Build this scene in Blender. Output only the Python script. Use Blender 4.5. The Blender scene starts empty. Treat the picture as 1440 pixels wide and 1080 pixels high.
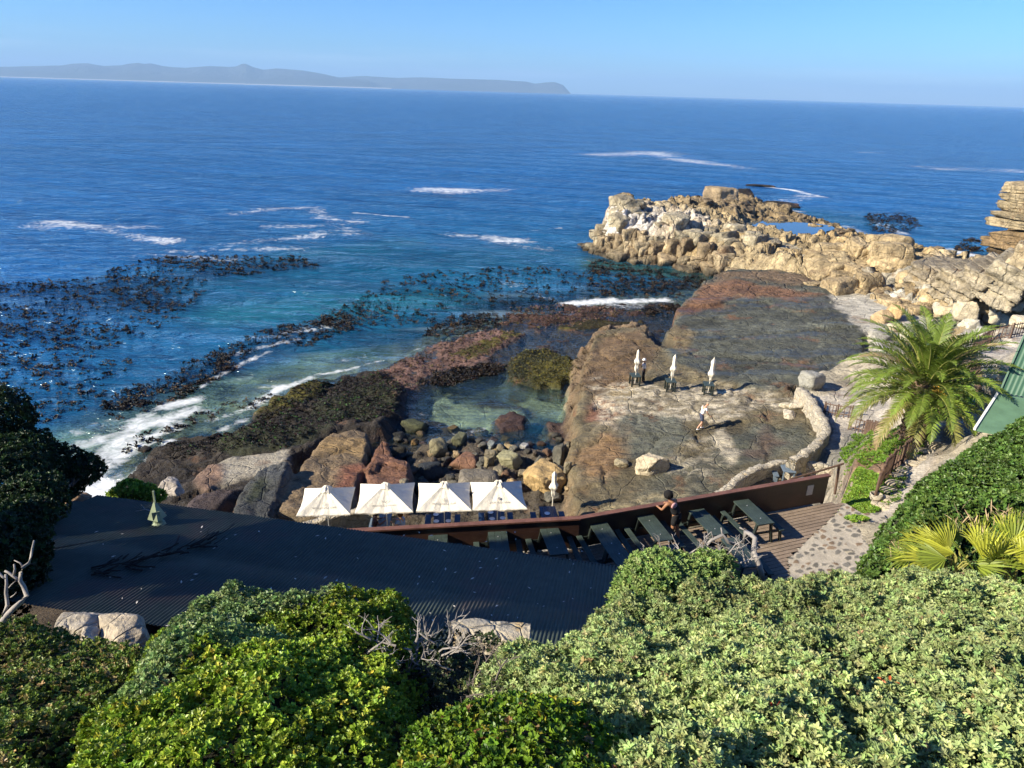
import bpy, bmesh, math, random
import numpy as np
from mathutils import Vector, Matrix
rng = np.random.default_rng(7); random.seed(7)
S = bpy.context.scene
col = S.collection

# ------------------------------------------------------------------ camera, light, exposure
FPX = 998.0; ROLL = math.radians(1.71); PITCH = math.atan(411.3/FPX); CAMH = 20.0
_r0 = np.array([1, 0, 0.]); _u0 = np.array([0, math.sin(PITCH), math.cos(PITCH)]); _f0 = np.array([0, math.cos(PITCH), -math.sin(PITCH)])
_R = math.cos(ROLL)*_r0+math.sin(ROLL)*_u0; _U = -math.sin(ROLL)*_r0+math.cos(ROLL)*_u0
cam_d = bpy.data.cameras.new('camera'); cam = bpy.data.objects.new('camera', cam_d); col.objects.link(cam)
cam_d.sensor_width = 36; cam_d.lens = 36*FPX/1440; cam_d.clip_start = 0.1; cam_d.clip_end = 120000
cam.matrix_world = Matrix(((_R[0], _U[0], -_f0[0], 0), (_R[1], _U[1], -_f0[1], 0), (_R[2], _U[2], -_f0[2], CAMH), (0, 0, 0, 1)))
S.camera = cam
SUN_AZ = math.radians(19.5); SUN_EL = math.radians(31)      # shadows run 19.5 deg from +X towards +Y
to_sun = Vector((-math.cos(SUN_AZ)*math.cos(SUN_EL), -math.sin(SUN_AZ)*math.cos(SUN_EL), math.sin(SUN_EL)))
sun_d = bpy.data.lights.new('sun', 'SUN'); sun = bpy.data.objects.new('sun', sun_d); col.objects.link(sun)
sun_d.energy = 5.0; sun_d.angle = math.radians(0.53); sun_d.color = (1.0, 0.90, 0.72)
sun.rotation_euler = to_sun.to_track_quat('Z', 'Y').to_euler()
W = bpy.data.worlds.new('World'); S.world = W; W.use_nodes = True
wn = W.node_tree.nodes; wl = W.node_tree.links
sky = wn.new('ShaderNodeTexSky'); sky.sky_type = 'NISHITA'; sky.sun_disc = False
sky.sun_elevation = SUN_EL; sky.sun_rotation = math.atan2(to_sun.x, to_sun.y)
sky.air_density = 1.0; sky.dust_density = 0.3; sky.ozone_density = 5.0; sky.altitude = 0
bg = wn['Background']; bg.inputs[1].default_value = 0.92
tn = wn.new('ShaderNodeVectorMath'); tn.operation = 'MULTIPLY'; tn.inputs[1].default_value = (.50, .82, 1.2)   # the deep clean blue of dry coastal air
sk1 = wn.new('ShaderNodeVectorMath'); sk1.operation = 'SCALE'; sk1.inputs['Scale'].default_value = .1; wl.new(sky.outputs[0], sk1.inputs[0])
gm = wn.new('ShaderNodeGamma'); gm.inputs[1].default_value = 1.3; wl.new(sk1.outputs[0], gm.inputs[0])
wl.new(gm.outputs[0], tn.inputs[0])
wt = wn.new('ShaderNodeTexCoord'); wm_ = wn.new('ShaderNodeMapping'); wm_.inputs['Scale'].default_value = (2.2, 2.2, 42); wl.new(wt.outputs['Generated'], wm_.inputs[0])   # faint streaks of cloud low over the sea
wz = wn.new('ShaderNodeTexNoise'); wz.inputs['Scale'].default_value = 1.6; wz.inputs['Detail'].default_value = 7; wz.inputs['Roughness'].default_value = .6; wl.new(wm_.outputs[0], wz.inputs['Vector'])
wr = wn.new('ShaderNodeMapRange'); wr.inputs['From Min'].default_value = .50; wr.inputs['From Max'].default_value = .72; wl.new(wz.outputs[0], wr.inputs[0])
ws = wn.new('ShaderNodeSeparateXYZ'); wl.new(wt.outputs['Generated'], ws.inputs[0])
we = wn.new('ShaderNodeMapRange'); we.inputs['From Min'].default_value = .055; we.inputs['From Max'].default_value = .012; we.inputs['To Max'].default_value = .45; wl.new(ws.outputs['Z'], we.inputs[0])
wk = wn.new('ShaderNodeMath'); wk.operation = 'MULTIPLY'; wl.new(wr.outputs[0], wk.inputs[0]); wl.new(we.outputs[0], wk.inputs[1])
wx = wn.new('ShaderNodeMix'); wx.data_type = 'RGBA'; wl.new(wk.outputs[0], wx.inputs[0]); wl.new(tn.outputs[0], wx.inputs[6]); wx.inputs[7].default_value = (.62, .70, .80, 1)
wl.new(wx.outputs[2], bg.inputs[0])
S.view_settings.view_transform = 'Standard'; S.view_settings.look = 'None'; S.view_settings.gamma = 1
S.view_settings.exposure = 1.08
S.cycles.max_bounces = 5; S.cycles.diffuse_bounces = 2; S.cycles.glossy_bounces = 2; S.cycles.transmission_bounces = 2
S.cycles.transparent_max_bounces = 8; S.cycles.volume_bounces = 0; S.cycles.caustics_reflective = False; S.cycles.caustics_refractive = False
S.cycles.use_adaptive_sampling = True; S.cycles.adaptive_threshold = 0.02

def ray(px, py): return _f0+_R*((px-720)/FPX)-_U*((py-540)/FPX)
def P(px, py, h):                      # where the photo's sight line meets height h
    d = ray(px, py); return np.array([0, 0, CAMH])+d*((h-CAMH)/d[2])
def D(px, py, z): return np.array([0, 0, CAMH])+ray(px, py)*z

# ------------------------------------------------------------------ noise
def _h(ix, iy, iz, s):
    n = (ix.astype(np.int64)*374761393+iy.astype(np.int64)*668265263+iz.astype(np.int64)*2147483647+s*1274126177) & 0xffffffff
    n = ((n ^ (n >> 13))*1103515245+12345) & 0xffffffff
    n = ((n ^ (n >> 16))*2246822519) & 0xffffffff
    return ((n ^ (n >> 15)) & 0xffffff)/float(0xffffff)
def vn(x, y, s=0):
    ix = np.floor(x); iy = np.floor(y); fx = x-ix; fy = y-iy
    fx = fx*fx*(3-2*fx); fy = fy*fy*(3-2*fy); z = np.zeros_like(ix)
    a = _h(ix, iy, z, s); b = _h(ix+1, iy, z, s); c = _h(ix, iy+1, z, s); d = _h(ix+1, iy+1, z, s)
    return (a*(1-fx)+b*fx)*(1-fy)+(c*(1-fx)+d*fx)*fy
def fbm(x, y, o=4, s=0, g=0.5):
    t = 0; a = 1; n = 0
    for i in range(o):
        t = t+a*(vn(x*2**i+i*17.3, y*2**i-i*9.1, s+i)*2-1); n += a; a *= g
    return t/n
def vn3(p, s=0):
    i = np.floor(p); f = p-i; f = f*f*(3-2*f); r = 0
    for dx in (0, 1):
        for dy in (0, 1):
            for dz in (0, 1):
                w = (f[:, 0] if dx else 1-f[:, 0])*(f[:, 1] if dy else 1-f[:, 1])*(f[:, 2] if dz else 1-f[:, 2])
                r = r+w*_h(i[:, 0]+dx, i[:, 1]+dy, i[:, 2]+dz, s)
    return r*2-1
def fbm3(p, o=4, s=0):
    t = 0; a = 1; n = 0
    for i in range(o): t = t+a*vn3(p*2**i+i*7.7, s+i); n += a; a *= .5
    return t/n
def worley(x, y, s=0):                 # edge distance and a random number per cell
    ix = np.floor(x); iy = np.floor(y); z = np.zeros_like(ix)
    f1 = np.full(x.shape, 9.); f2 = np.full(x.shape, 9.); cid = np.zeros(x.shape)
    for dx in (-1, 0, 1):
        for dy in (-1, 0, 1):
            cx = ix+dx; cy = iy+dy
            jx = cx+.5+.8*(_h(cx, cy, z, s)-.5); jy = cy+.5+.8*(_h(cx, cy, z, s+5)-.5)
            d = np.hypot(jx-x, jy-y); r = _h(cx, cy, z, s+9)
            m = d < f1
            f2 = np.where(m, f1, np.minimum(f2, d)); cid = np.where(m, r, cid); f1 = np.where(m, d, f1)
    return f2-f1, cid
def sst(a, b, x):
    t = np.clip((x-a)/(b-a), 0, 1); return t*t*(3-2*t)
def sdf(poly, x, y):                   # > 0 inside
    poly = np.asarray(poly)[:, :2]; n = len(poly)
    d = np.full(x.shape, 1e18); ins = np.zeros(x.shape, bool)
    for i in range(n):
        ax, ay = poly[i]; bx, by = poly[(i+1) % n]; ex = bx-ax; ey = by-ay
        wx = x-ax; wy = y-ay
        t = np.clip((wx*ex+wy*ey)/(ex*ex+ey*ey+1e-12), 0, 1)
        d = np.minimum(d, (wx-ex*t)**2+(wy-ey*t)**2)
        c = (ay > y) != (by > y)
        with np.errstate(divide='ignore', invalid='ignore'):
            ins ^= c & (x < (bx-ax)*(y-ay)/(by-ay if by != ay else 1e-12)+ax)
    d = np.sqrt(d); return np.where(ins, d, -d)
def seg(a, b, x, y):
    ex, ey = b[0]-a[0], b[1]-a[1]
    t = np.clip(((x-a[0])*ex+(y-a[1])*ey)/(ex*ex+ey*ey+1e-9), 0, 1)
    return np.hypot(x-a[0]-ex*t, y-a[1]-ey*t)

# ------------------------------------------------------------------ materials
def new_mat(name):
    m = bpy.data.materials.new(name); m.use_nodes = True
    return m, m.node_tree.nodes, m.node_tree.links, m.node_tree.nodes['Principled BSDF']
def N(nodes, t, **k):
    n = nodes.new(t)
    for a, v in k.items():
        if a in ('operation', 'blend_type', 'data_type', 'feature', 'distance', 'wave_type', 'bands_direction', 'attribute_name', 'noise_dimensions', 'use_clamp', 'musgrave_type', 'invert'): setattr(n, a, v)
        else: n.inputs[a].default_value = v
    return n
def mulcol(nodes, links, c, f, lo, hi):
    """colour socket c times a factor running lo..hi with f"""
    mr = nodes.new('ShaderNodeMapRange'); mr.inputs['From Min'].default_value = .3; mr.inputs['From Max'].default_value = .7
    mr.inputs['To Min'].default_value = lo; mr.inputs['To Max'].default_value = hi
    links.new(f, mr.inputs['Value'])
    vm = nodes.new('ShaderNodeVectorMath'); vm.operation = 'SCALE'
    links.new(c, vm.inputs[0]); links.new(mr.outputs[0], vm.inputs['Scale']); return vm.outputs[0]
def surf(name, color=None, rough=.8, vary=((2, .8, 1.2), (12, .85, 1.15)), bump=((6, .02), (30, .006)), metal=0, stretch=None, spec=.3, attr=False, tint=None, trans=0, wet=False, cracks=None, streak=False):
    m, n, l, b = new_mat(name)
    tc = n.new('ShaderNodeTexCoord'); v = tc.outputs['Object']
    if stretch:
        mp = n.new('ShaderNodeMapping'); mp.inputs['Scale'].default_value = stretch; l.new(v, mp.inputs[0]); v = mp.outputs[0]
    if attr:
        a = N(n, 'ShaderNodeAttribute', attribute_name='Col'); c = a.outputs['Color']
    else:
        r = n.new('ShaderNodeRGB'); r.outputs[0].default_value = (*color, 1); c = r.outputs[0]
    for sc, lo, hi in vary:
        t = N(n, 'ShaderNodeTexNoise', Scale=sc, Detail=6, Roughness=.6); l.new(v, t.inputs['Vector'])
        c = mulcol(n, l, c, t.outputs[0], lo, hi)
    if tint:
        for sc, tc_, lo, hi in tint:                 # patches of a second colour
            t = N(n, 'ShaderNodeTexNoise', Scale=sc, Detail=7, Roughness=.65); l.new(v, t.inputs['Vector'])
            mr = n.new('ShaderNodeMapRange'); mr.inputs['From Min'].default_value = lo; mr.inputs['From Max'].default_value = hi; l.new(t.outputs[0], mr.inputs[0])
            mx = N(n, 'ShaderNodeMix', data_type='RGBA'); l.new(mr.outputs[0], mx.inputs[0]); l.new(c, mx.inputs[6]); mx.inputs[7].default_value = (*tc_, 1); c = mx.outputs[2]
    l.new(c, b.inputs['Base Color'])
    h = None
    for sc, am in bump:
        t = N(n, 'ShaderNodeTexNoise', Scale=sc, Detail=8, Roughness=.6); l.new(v, t.inputs['Vector'])
        mm = N(n, 'ShaderNodeMath', operation='MULTIPLY'); l.new(t.outputs[0], mm.inputs[0]); mm.inputs[1].default_value = am
        if h is None: h = mm.outputs[0]
        else:
            ad = N(n, 'ShaderNodeMath', operation='ADD'); l.new(h, ad.inputs[0]); l.new(mm.outputs[0], ad.inputs[1]); h = ad.outputs[0]
    if cracks:
        for sc, am, wd in cracks:
            wv = N(n, 'ShaderNodeTexNoise', Scale=sc*1.2, Detail=4); l.new(v, wv.inputs['Vector'])
            vs = N(n, 'ShaderNodeVectorMath', operation='MULTIPLY_ADD'); l.new(wv.outputs['Color'], vs.inputs[0]); vs.inputs[1].default_value = (.5/sc, .5/sc, .5/sc); l.new(v, vs.inputs[2])
            t = N(n, 'ShaderNodeTexVoronoi', feature='DISTANCE_TO_EDGE', Scale=sc); l.new(vs.outputs[0], t.inputs['Vector'])
            mr = n.new('ShaderNodeMapRange'); mr.inputs['From Max'].default_value = wd; mr.inputs['To Min'].default_value = -am; mr.inputs['To Max'].default_value = 0; l.new(t.outputs[0], mr.inputs[0])
            ad = N(n, 'ShaderNodeMath', operation='ADD'); l.new(h, ad.inputs[0]); l.new(mr.outputs[0], ad.inputs[1]); h = ad.outputs[0]
    if streak:                                       # bedding: long thin ridges
        mp2 = n.new('ShaderNodeMapping'); mp2.inputs['Rotation'].default_value = (0, 0, math.radians(-10)); mp2.inputs['Scale'].default_value = (.55, 3.2, 3.2); l.new(tc.outputs['Object'], mp2.inputs[0])
        t = N(n, 'ShaderNodeTexNoise', Scale=.8, Detail=9, Roughness=.62); l.new(mp2.outputs[0], t.inputs['Vector'])
        mm = N(n, 'ShaderNodeMath', operation='MULTIPLY'); l.new(t.outputs[0], mm.inputs[0]); mm.inputs[1].default_value = .30
        ad = N(n, 'ShaderNodeMath', operation='ADD'); l.new(h, ad.inputs[0]); l.new(mm.outputs[0], ad.inputs[1]); h = ad.outputs[0]
    if h is not None:
        bp = n.new('ShaderNodeBump'); bp.inputs['Strength'].default_value = 1; bp.inputs['Distance'].default_value = 1
        l.new(h, bp.inputs['Height']); l.new(bp.outputs[0], b.inputs['Normal'])
    if wet:
        mr = n.new('ShaderNodeMapRange'); mr.inputs['To Min'].default_value = rough; mr.inputs['To Max'].default_value = .33
        l.new(a.outputs['Alpha'], mr.inputs[0]); l.new(mr.outputs[0], b.inputs['Roughness'])
    else: b.inputs['Roughness'].default_value = rough
    b.inputs['Metallic'].default_value = metal; b.inputs['Specular IOR Level'].default_value = spec
    if trans:
        tr = n.new('ShaderNodeBsdfTranslucent'); mx = n.new('ShaderNodeMixShader'); mx.inputs[0].default_value = trans
        l.new(c, tr.inputs[0]); l.new(b.outputs[0], mx.inputs[1]); l.new(tr.outputs[0], mx.inputs[2])
        l.new(mx.outputs[0], n['Material Output'].inputs[0])
    return m

# ------------------------------------------------------------------ objects
def link(o, parent=None):
    col.objects.link(o)
    if parent is not None: o.parent = parent
    return o
def mk(name, v, f, mat=None, parent=None, smooth=False, cols=None):
    """one mesh object from arrays; f is (n,3) or (n,4) array, or list of such"""
    me = bpy.data.meshes.new(name); v = np.ascontiguousarray(v, np.float32)
    fl = [np.asarray(q, np.int32) for q in (f if isinstance(f, list) else [f]) if len(q)]
    me.vertices.add(len(v)); me.vertices.foreach_set('co', v.ravel())
    li = np.concatenate([q.ravel() for q in fl]); ct = np.concatenate([np.full(len(q), q.shape[1], np.int32) for q in fl])
    me.loops.add(len(li)); me.loops.foreach_set('vertex_index', li)
    st = np.zeros(len(ct), np.int32); st[1:] = np.cumsum(ct)[:-1]
    me.polygons.add(len(ct)); me.polygons.foreach_set('loop_start', st); me.polygons.foreach_set('loop_total', ct)
    me.polygons.foreach_set('use_smooth', np.full(len(ct), bool(smooth)))
    me.update(calc_edges=True)
    if cols is not None:
        c = np.ones((len(v), 4), np.float32); c[:, :cols.shape[1]] = cols
        a = me.color_attributes.new('Col', 'FLOAT_COLOR', 'POINT'); a.data.foreach_set('color', c.ravel())
    if mat: me.materials.append(mat)
    return link(bpy.data.objects.new(name, me), parent)
def empty(name, loc=(0, 0, 0), rz=0):
    o = bpy.data.objects.new(name, None); o.location = loc; o.rotation_euler = (0, 0, rz); o.empty_display_size = .3
    return link(o)
def tag(o, label=None, cat=None, group=None, kind=None):
    if label: o['label'] = label
    if cat: o['category'] = cat
    if group: o['group'] = group
    if kind: o['kind'] = kind
    return o
def dup(root, loc=None, rz=None):
    c = root.copy(); col.objects.link(c)
    if loc is not None: c.location = loc
    if rz is not None: c.rotation_euler = (0, 0, rz)
    for ch in list(root.children):
        d = ch.copy(); col.objects.link(d); d.parent = c
        for g in list(ch.children):
            e = g.copy(); col.objects.link(e); e.parent = d
    return c
class MB:                               # collects solids into one mesh
    def __init__(s): s.v = []; s.q = []; s.t = []; s.n = 0
    def add(s, v, q=(), t=()):
        v = np.asarray(v, float).reshape(-1, 3)
        if len(q): s.q.append(np.asarray(q).reshape(-1, 4)+s.n)
        if len(t): s.t.append(np.asarray(t).reshape(-1, 3)+s.n)
        s.v.append(v); s.n += len(v); return s
    def box(s, c, size, rz=0, M=None):
        x, y, z = np.array(size)/2.
        v = np.array([(i, j, k) for k in (-z, z) for j in (-y, y) for i in (-x, x)])
        if M is not None: v = v@np.array(M).T
        if rz: cr, sr = math.cos(rz), math.sin(rz); v = np.c_[v[:, 0]*cr-v[:, 1]*sr, v[:, 0]*sr+v[:, 1]*cr, v[:, 2]]
        return s.add(v+np.array(c), [(0, 2, 3, 1), (4, 5, 7, 6), (0, 1, 5, 4), (2, 6, 7, 3), (0, 4, 6, 2), (1, 3, 7, 5)])
    def beam(s, a, b, w, h=None, up=(0, 0, 1)):   # rectangular bar from a to b
        a = Vector(a); b = Vector(b); d = b-a; L = d.length; d.normalize(); u = Vector(up)
        if abs(d.dot(u)) > .98: u = Vector((1, 0, 0))
        sd = d.cross(u).normalized(); u = sd.cross(d)
        M = np.array([[sd.x, d.x, u.x], [sd.y, d.y, u.y], [sd.z, d.z, u.z]])
        return s.box((a+b)/2, (w, L, h or w), M=M)
    def tube(s, pts, rad, n=7, cap=True):
        pts = np.asarray(pts, float); m = len(pts); rad = np.broadcast_to(rad, (m,))
        ring = []
        for i in range(m):
            d = pts[min(i+1, m-1)]-pts[max(i-1, 0)]; d = d/(np.linalg.norm(d)+1e-9)
            a = np.cross(d, (0, 0, 1) if abs(d[2]) < .9 else (1, 0, 0)); a /= np.linalg.norm(a); b = np.cross(d, a)
            for k in range(n):
                t = 2*math.pi*k/n; ring.append(pts[i]+rad[i]*(math.cos(t)*a+math.sin(t)*b))
        q = [(i*n+k, i*n+(k+1) % n, (i+1)*n+(k+1) % n, (i+1)*n+k) for i in range(m-1) for k in range(n)]
        t = []
        if cap:
            ring += [pts[0], pts[-1]]
            t = [(m*n, (k+1) % n, k) for k in range(n)]+[(m*n+1, (m-1)*n+k, (m-1)*n+(k+1) % n) for k in range(n)]
        return s.add(ring, q, t)
    def lathe(s, prof, c=(0, 0, 0), n=16):
        v = []; m = len(prof)
        for r, z in prof:
            for k in range(n): t = 2*math.pi*k/n; v.append((c[0]+r*math.cos(t), c[1]+r*math.sin(t), c[2]+z))
        return s.add(v, [(i*n+k, i*n+(k+1) % n, (i+1)*n+(k+1) % n, (i+1)*n+k) for i in range(m-1) for k in range(n)])
    def build(s, name, mat, parent=None, smooth=False, cols=None):
        return mk(name, np.concatenate(s.v), [np.concatenate(s.q) if s.q else np.zeros((0, 4)), np.concatenate(s.t) if s.t else np.zeros((0, 3))], mat, parent, smooth, cols)

_ico = {}
def ico(n):
    if n not in _ico:
        bm = bmesh.new(); bmesh.ops.create_icosphere(bm, subdivisions=n, radius=1)
        _ico[n] = (np.array([v.co[:] for v in bm.verts]), np.array([[v.index for v in f.verts] for f in bm.faces])); bm.free()
    return _ico[n]
def rock_geo(size, seed, sub=4, planes=13, rough=.09, rz=None, tilt=0., strata=0., boxy=0):
    """a worn, planed block: the unit ball cut by random planes, then roughened"""
    r = np.random.default_rng(seed); v, f = ico(sub); v = v.copy()
    nn = r.normal(size=(planes, 3)); nn /= np.linalg.norm(nn, axis=1)[:, None]; dd = r.uniform(.5, .95, planes)
    nn = np.vstack([nn, [[0, 0, 1], [0, 0, -1], [1, 0, 0.1], [-1, 0.1, 0], [0, 1, 0], [0.1, -1, 0]]]); dd = np.r_[dd, r.uniform(.7, .85, 6)-.14*boxy]
    dots = v@nn.T; rad = np.where(dots > .05, dd/np.maximum(dots, .05), 9).min(1); rad = np.minimum(rad, 1.05)
    v = v*rad[:, None]*(1+.22*boxy)
    off = r.uniform(0, 50, 3)
    ns = fbm3(v*1.6+off, 5, seed % 97)
    if strata: ns = ns+strata*np.sign(np.sin((v[:, 2]+.25*v[:, 0]+.1*fbm3(v*2+off, 2, 3))*14))*.5
    v = v*(1+rough*1.6*ns)[:, None]*np.asarray(size)/2
    a = r.uniform(0, 6.28) if rz is None else rz; c, s_ = math.cos(a), math.sin(a)
    v = v@np.array([[1, 0, 0], [0, math.cos(tilt), math.sin(tilt)], [0, -math.sin(tilt), math.cos(tilt)]])
    v = np.c_[v[:, 0]*c-v[:, 1]*s_, v[:, 0]*s_+v[:, 1]*c, v[:, 2]]
    return v, f
# ================================================================== THE SHORE
# rock colours (pigment)
C_BROWN = (.155, .112, .066); C_TAN = (.30, .235, .145); C_GOLD = (.35, .25, .12); C_RED = (.17, .085, .045); C_GREY = (.095, .10, .076)
C_DARK = (.045, .04, .034); C_SLATE = (.074, .077, .060); C_CREAM = (.46, .40, .29); C_ALGAE = (.028, .03, .014); C_MAUVE = (.16, .095, .075)
C_OLIVE = (.085, .075, .014); C_SAND = (.40, .37, .30); C_PALE = (.52, .45, .32); C_WHITE = (.46, .44, .40); C_SEABED = (.05, .06, .05); C_WETSAND = (.20, .21, .155)
C_BANK = (.24, .155, .095); C_PATH = (.40, .36, .30); C_LIME = (.12, .22, .02); C_SOIL = (.06, .045, .03)
def pw(pts, h=0):
    return np.array([P(p[0], p[1], p[2] if len(p) > 2 else h) for p in pts])
LAY = []
def L(pts, h=0, edge=.5, c=C_BROWN, cw=None, warp=.5, rough=.12, joint=None, wet=0, mode='set', op=1.0, wf=.35, speck=0):
    """a slab of the shore: outline, heights, edge width, colour, jointing"""
    LAY.append(dict(p=pw(pts, h), edge=edge, c=np.array(c), cw=cw or .25, warp=warp, rough=rough, joint=joint, wet=wet, mode=mode, op=op, wf=wf, speck=speck))

# -- tidal reef, awash, mauve weed
L([(430, 560), (500, 528), (560, 505), (600, 487), (650, 470), (700, 455), (722, 430), (800, 425), (860, 428), (935, 420), (960, 430), (940, 470), (850, 500), (800, 640), (800, 740), (400, 740)], -.16, 2.0, (.062, .045, .042), warp=1.2, rough=.42)
L([(500, 532), (560, 507), (600, 487), (655, 472), (700, 460), (735, 470), (690, 500), (640, 522), (600, 540), (560, 560), (520, 560)], .10, 1.2, C_MAUVE, warp=1.5, rough=.3, wf=.7)
L([(722, 432), (790, 424), (850, 432), (900, 440), (850, 452), (790, 455), (740, 462), (715, 452)], .07, 1.2, C_MAUVE, warp=1.6, rough=.3, wf=.7)
L([(640, 497), (700, 470), (722, 462), (735, 468), (700, 485), (660, 505)], .16, .8, C_OLIVE, warp=1.2, rough=.25, wf=.7)
L([(780, 455), (850, 448), (900, 452), (830, 462), (790, 464)], .12, .8, C_OLIVE, warp=1., rough=.25, wf=.7)
# -- tidal pool with pale sand
L([(575, 590), (590, 565), (615, 540), (700, 532), (760, 545), (812, 545), (815, 590), (800, 640), (700, 620), (600, 605)], -.9, 2.5, (.09, .11, .08), warp=1.2, rough=.15)
L([(600, 596), (610, 560), (628, 543), (645, 552), (640, 566), (700, 572), (740, 580), (700, 590), (690, 604), (640, 602)], -.55, 1.2, (.36, .40, .27), warp=1.2, rough=.05)
L([(722, 562), (760, 560), (812, 570), (806, 590), (770, 583), (735, 570)], -.5, 1.0, (.32, .36, .24), warp=1., rough=.05)
L([(648, 566), (690, 560), (740, 570), (736, 576), (690, 574)], -.3, .8, C_DARK, warp=1., rough=.2)
# -- rounded green rock in the pool
L([(708, 515), (730, 492), (765, 488), (800, 502), (808, 525), (790, 540), (755, 543), (722, 532)], .35, 1.4, C_ALGAE, warp=.6, rough=.25)
L([(750, 515), (800, 500), (808, 525), (788, 541), (760, 540), (745, 530)], .38, .9, C_OLIVE, warp=.9, rough=.2)
L([(692, 588), (715, 578), (745, 580), (740, 602), (705, 605)], .15, .7, (.06, .035, .03), warp=.5, rough=.3)
L([(765, 592), (800, 585), (815, 600), (800, 622), (770, 618)], .15, .7, (.06, .038, .03), warp=.5, rough=.3)
# -- boulder strand between the slabs
L([(575, 625), (640, 612), (700, 622), (800, 632), (815, 700), (830, 740), (700, 760), (540, 760), (560, 680)], .35, 1.6, (.085, .07, .05), warp=.6, rough=.4, joint=(.9, .12, .3, .4, 1.2))
# -- black weed-covered rock, left
L([(165, 680, 0), (195, 645, 0), (235, 612, 0), (300, 612, .1), (345, 592, .1), (395, 552, .1), (440, 528, .1), (500, 518, .1), (545, 520, .2), (568, 540, .3), (566, 575, .6), (540, 600, .9), (470, 605, 1.1), (420, 645, 1.3), (380, 720, 1.6), (250, 730, 1.5), (170, 705, .8)], 0, 1.0, (.032, .026, .02), warp=.8, rough=.35, joint=(1.3, .12, .25, .6, 2.0), wf=.6)
L([(440, 562), (480, 545), (540, 538), (562, 548), (558, 572), (520, 590), (470, 592), (440, 585)], .6, 1.2, C_ALGAE, warp=1., rough=.3, wf=.6)
L([(360, 575), (395, 552), (440, 530), (470, 535), (440, 555), (395, 575), (372, 585)], .35, .8, C_OLIVE, warp=1., rough=.25, wf=.6)
L([(290, 625), (330, 600), (400, 590), (460, 600), (440, 620), (400, 632), (330, 640)], .95, 1.5, C_ALGAE, warp=1.2, rough=.3, wf=.6)
# sand-filled hollow and the dark slabs below
L([(284, 665), (310, 645), (350, 633), (405, 632), (412, 645), (385, 660), (340, 672), (300, 682)], 1.15, .7, (.30, .265, .20), warp=.6, rough=.04)
L([(278, 668), (292, 648), (310, 652), (306, 675), (290, 688)], 1.25, .5, (.2, .13, .09), warp=.5, rough=.2)
L([(255, 705), (272, 690), (340, 680), (330, 700), (300, 725), (255, 725)], 1.9, .5, (.075, .055, .05), warp=.4, rough=.15, joint=(2.4, .1, .2, .7, 2.2))
L([(315, 715), (340, 678), (372, 655), (408, 650), (415, 662), (398, 700), (385, 730), (320, 730)], 2.3, .5, (.06, .062, .06), warp=.4, rough=.2, joint=(2.2, .12, .3, .8, 2.2))
L([(340, 700), (352, 680), (368, 672), (380, 676), (368, 698), (350, 715)], 2.35, .3, (.03, .035, .02), warp=.5, rough=.2)
# brown slabs
L([(380, 728, 1.8), (395, 700, 1.8), (415, 662, 1.9), (436, 628, 1.7), (462, 606, 1.4), (500, 600, 1.2), (524, 606, 1.2), (514, 655, 1.4), (503, 690, 1.6), (500, 730, 1.8)], 0, .35, C_BROWN, warp=.3, rough=.12, joint=(2.6, .10, .18, -.35, 2.4))
L([(436, 640), (462, 608), (522, 608), (517, 640), (480, 632)], 1.6, .8, (.27, .18, .08), warp=.9, rough=.1, mode='col')
L([(470, 690), (485, 655), (512, 650), (500, 690)], 1.6, .8, (.2, .085, .05), warp=.9, rough=.1, mode='col')
L([(518, 690, 1.7), (512, 672, 1.6), (520, 640, 1.4), (532, 614, 1.2), (550, 616, 1.2), (556, 640, 1.3), (578, 650, 1.3), (583, 680, 1.5), (575, 700, 1.7)], 0, .35, (.2, .10, .06), warp=.3, rough=.14, joint=(1.3, .14, .25, -.2, 2.))
# -- the big ledge, with a lower broken step along its seaward side
L([(790, 710, .7), (784, 650, .5), (792, 600, .5), (795, 560, .6), (803, 522, .6), (815, 486, .7), (834, 464, .7), (874, 455, .7), (912, 458, .8), (926, 480, 1.2), (900, 560, 1.2), (880, 760, 1.1), (800, 760, .8)], 0, .5, (.17, .12, .07), warp=.7, rough=.2, joint=(1.2, .2, .5, .3, 1.4))
L([(806, 700, 1.7), (800, 650, 1.6), (806, 600, 1.6), (810, 560, 1.7), (818, 525, 1.9), (830, 490, 2.0), (842, 468, 2.0), (872, 458, 1.9), (905, 462, 2.0), (925, 480, 2.2), (990, 520, 2.4), (1100, 545, 2.7), (1160, 560, 2.8), (1190, 620, 2.9), (1190, 740, 2.7), (1000, 760, 2.3), (900, 760, 1.9), (810, 760, 1.6)], 0, .5, (.125, .103, .060), warp=.9, rough=.12, joint=(2.6, .13, .17, .35, 1.5), wf=.5)
L([(924, 476, 2.1), (945, 458, 2.1), (955, 432, 2.2), (985, 396, 2.2), (1020, 376, 2.1), (1100, 378, 2.3), (1190, 408, 2.7), (1225, 450, 2.9), (1215, 500, 3.1), (1170, 540, 3.1), (1080, 548, 2.8), (1000, 528, 2.6), (945, 505, 2.4)], 0, .45, C_SLATE, warp=.7, rough=.14, joint=(3.2, .14, .24, .12, 3.4), wet=1.)
L([(845, 470), (905, 463), (920, 490), (905, 540), (825, 560), (818, 530)], 2.1, 1.5, (.145, .088, .045), warp=1.5, mode='col', op=.7)
L([(862, 540), (890, 535), (905, 545), (880, 560), (850, 575), (840, 560)], 2.1, 1, (.3, .22, .09), warp=.8, mode='col', op=.6)
L([(825, 570), (850, 555), (868, 575), (850, 590), (825, 585)], 2.1, 1.0, (.19, .075, .045), warp=1.6, mode='col', op=.7)
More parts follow.
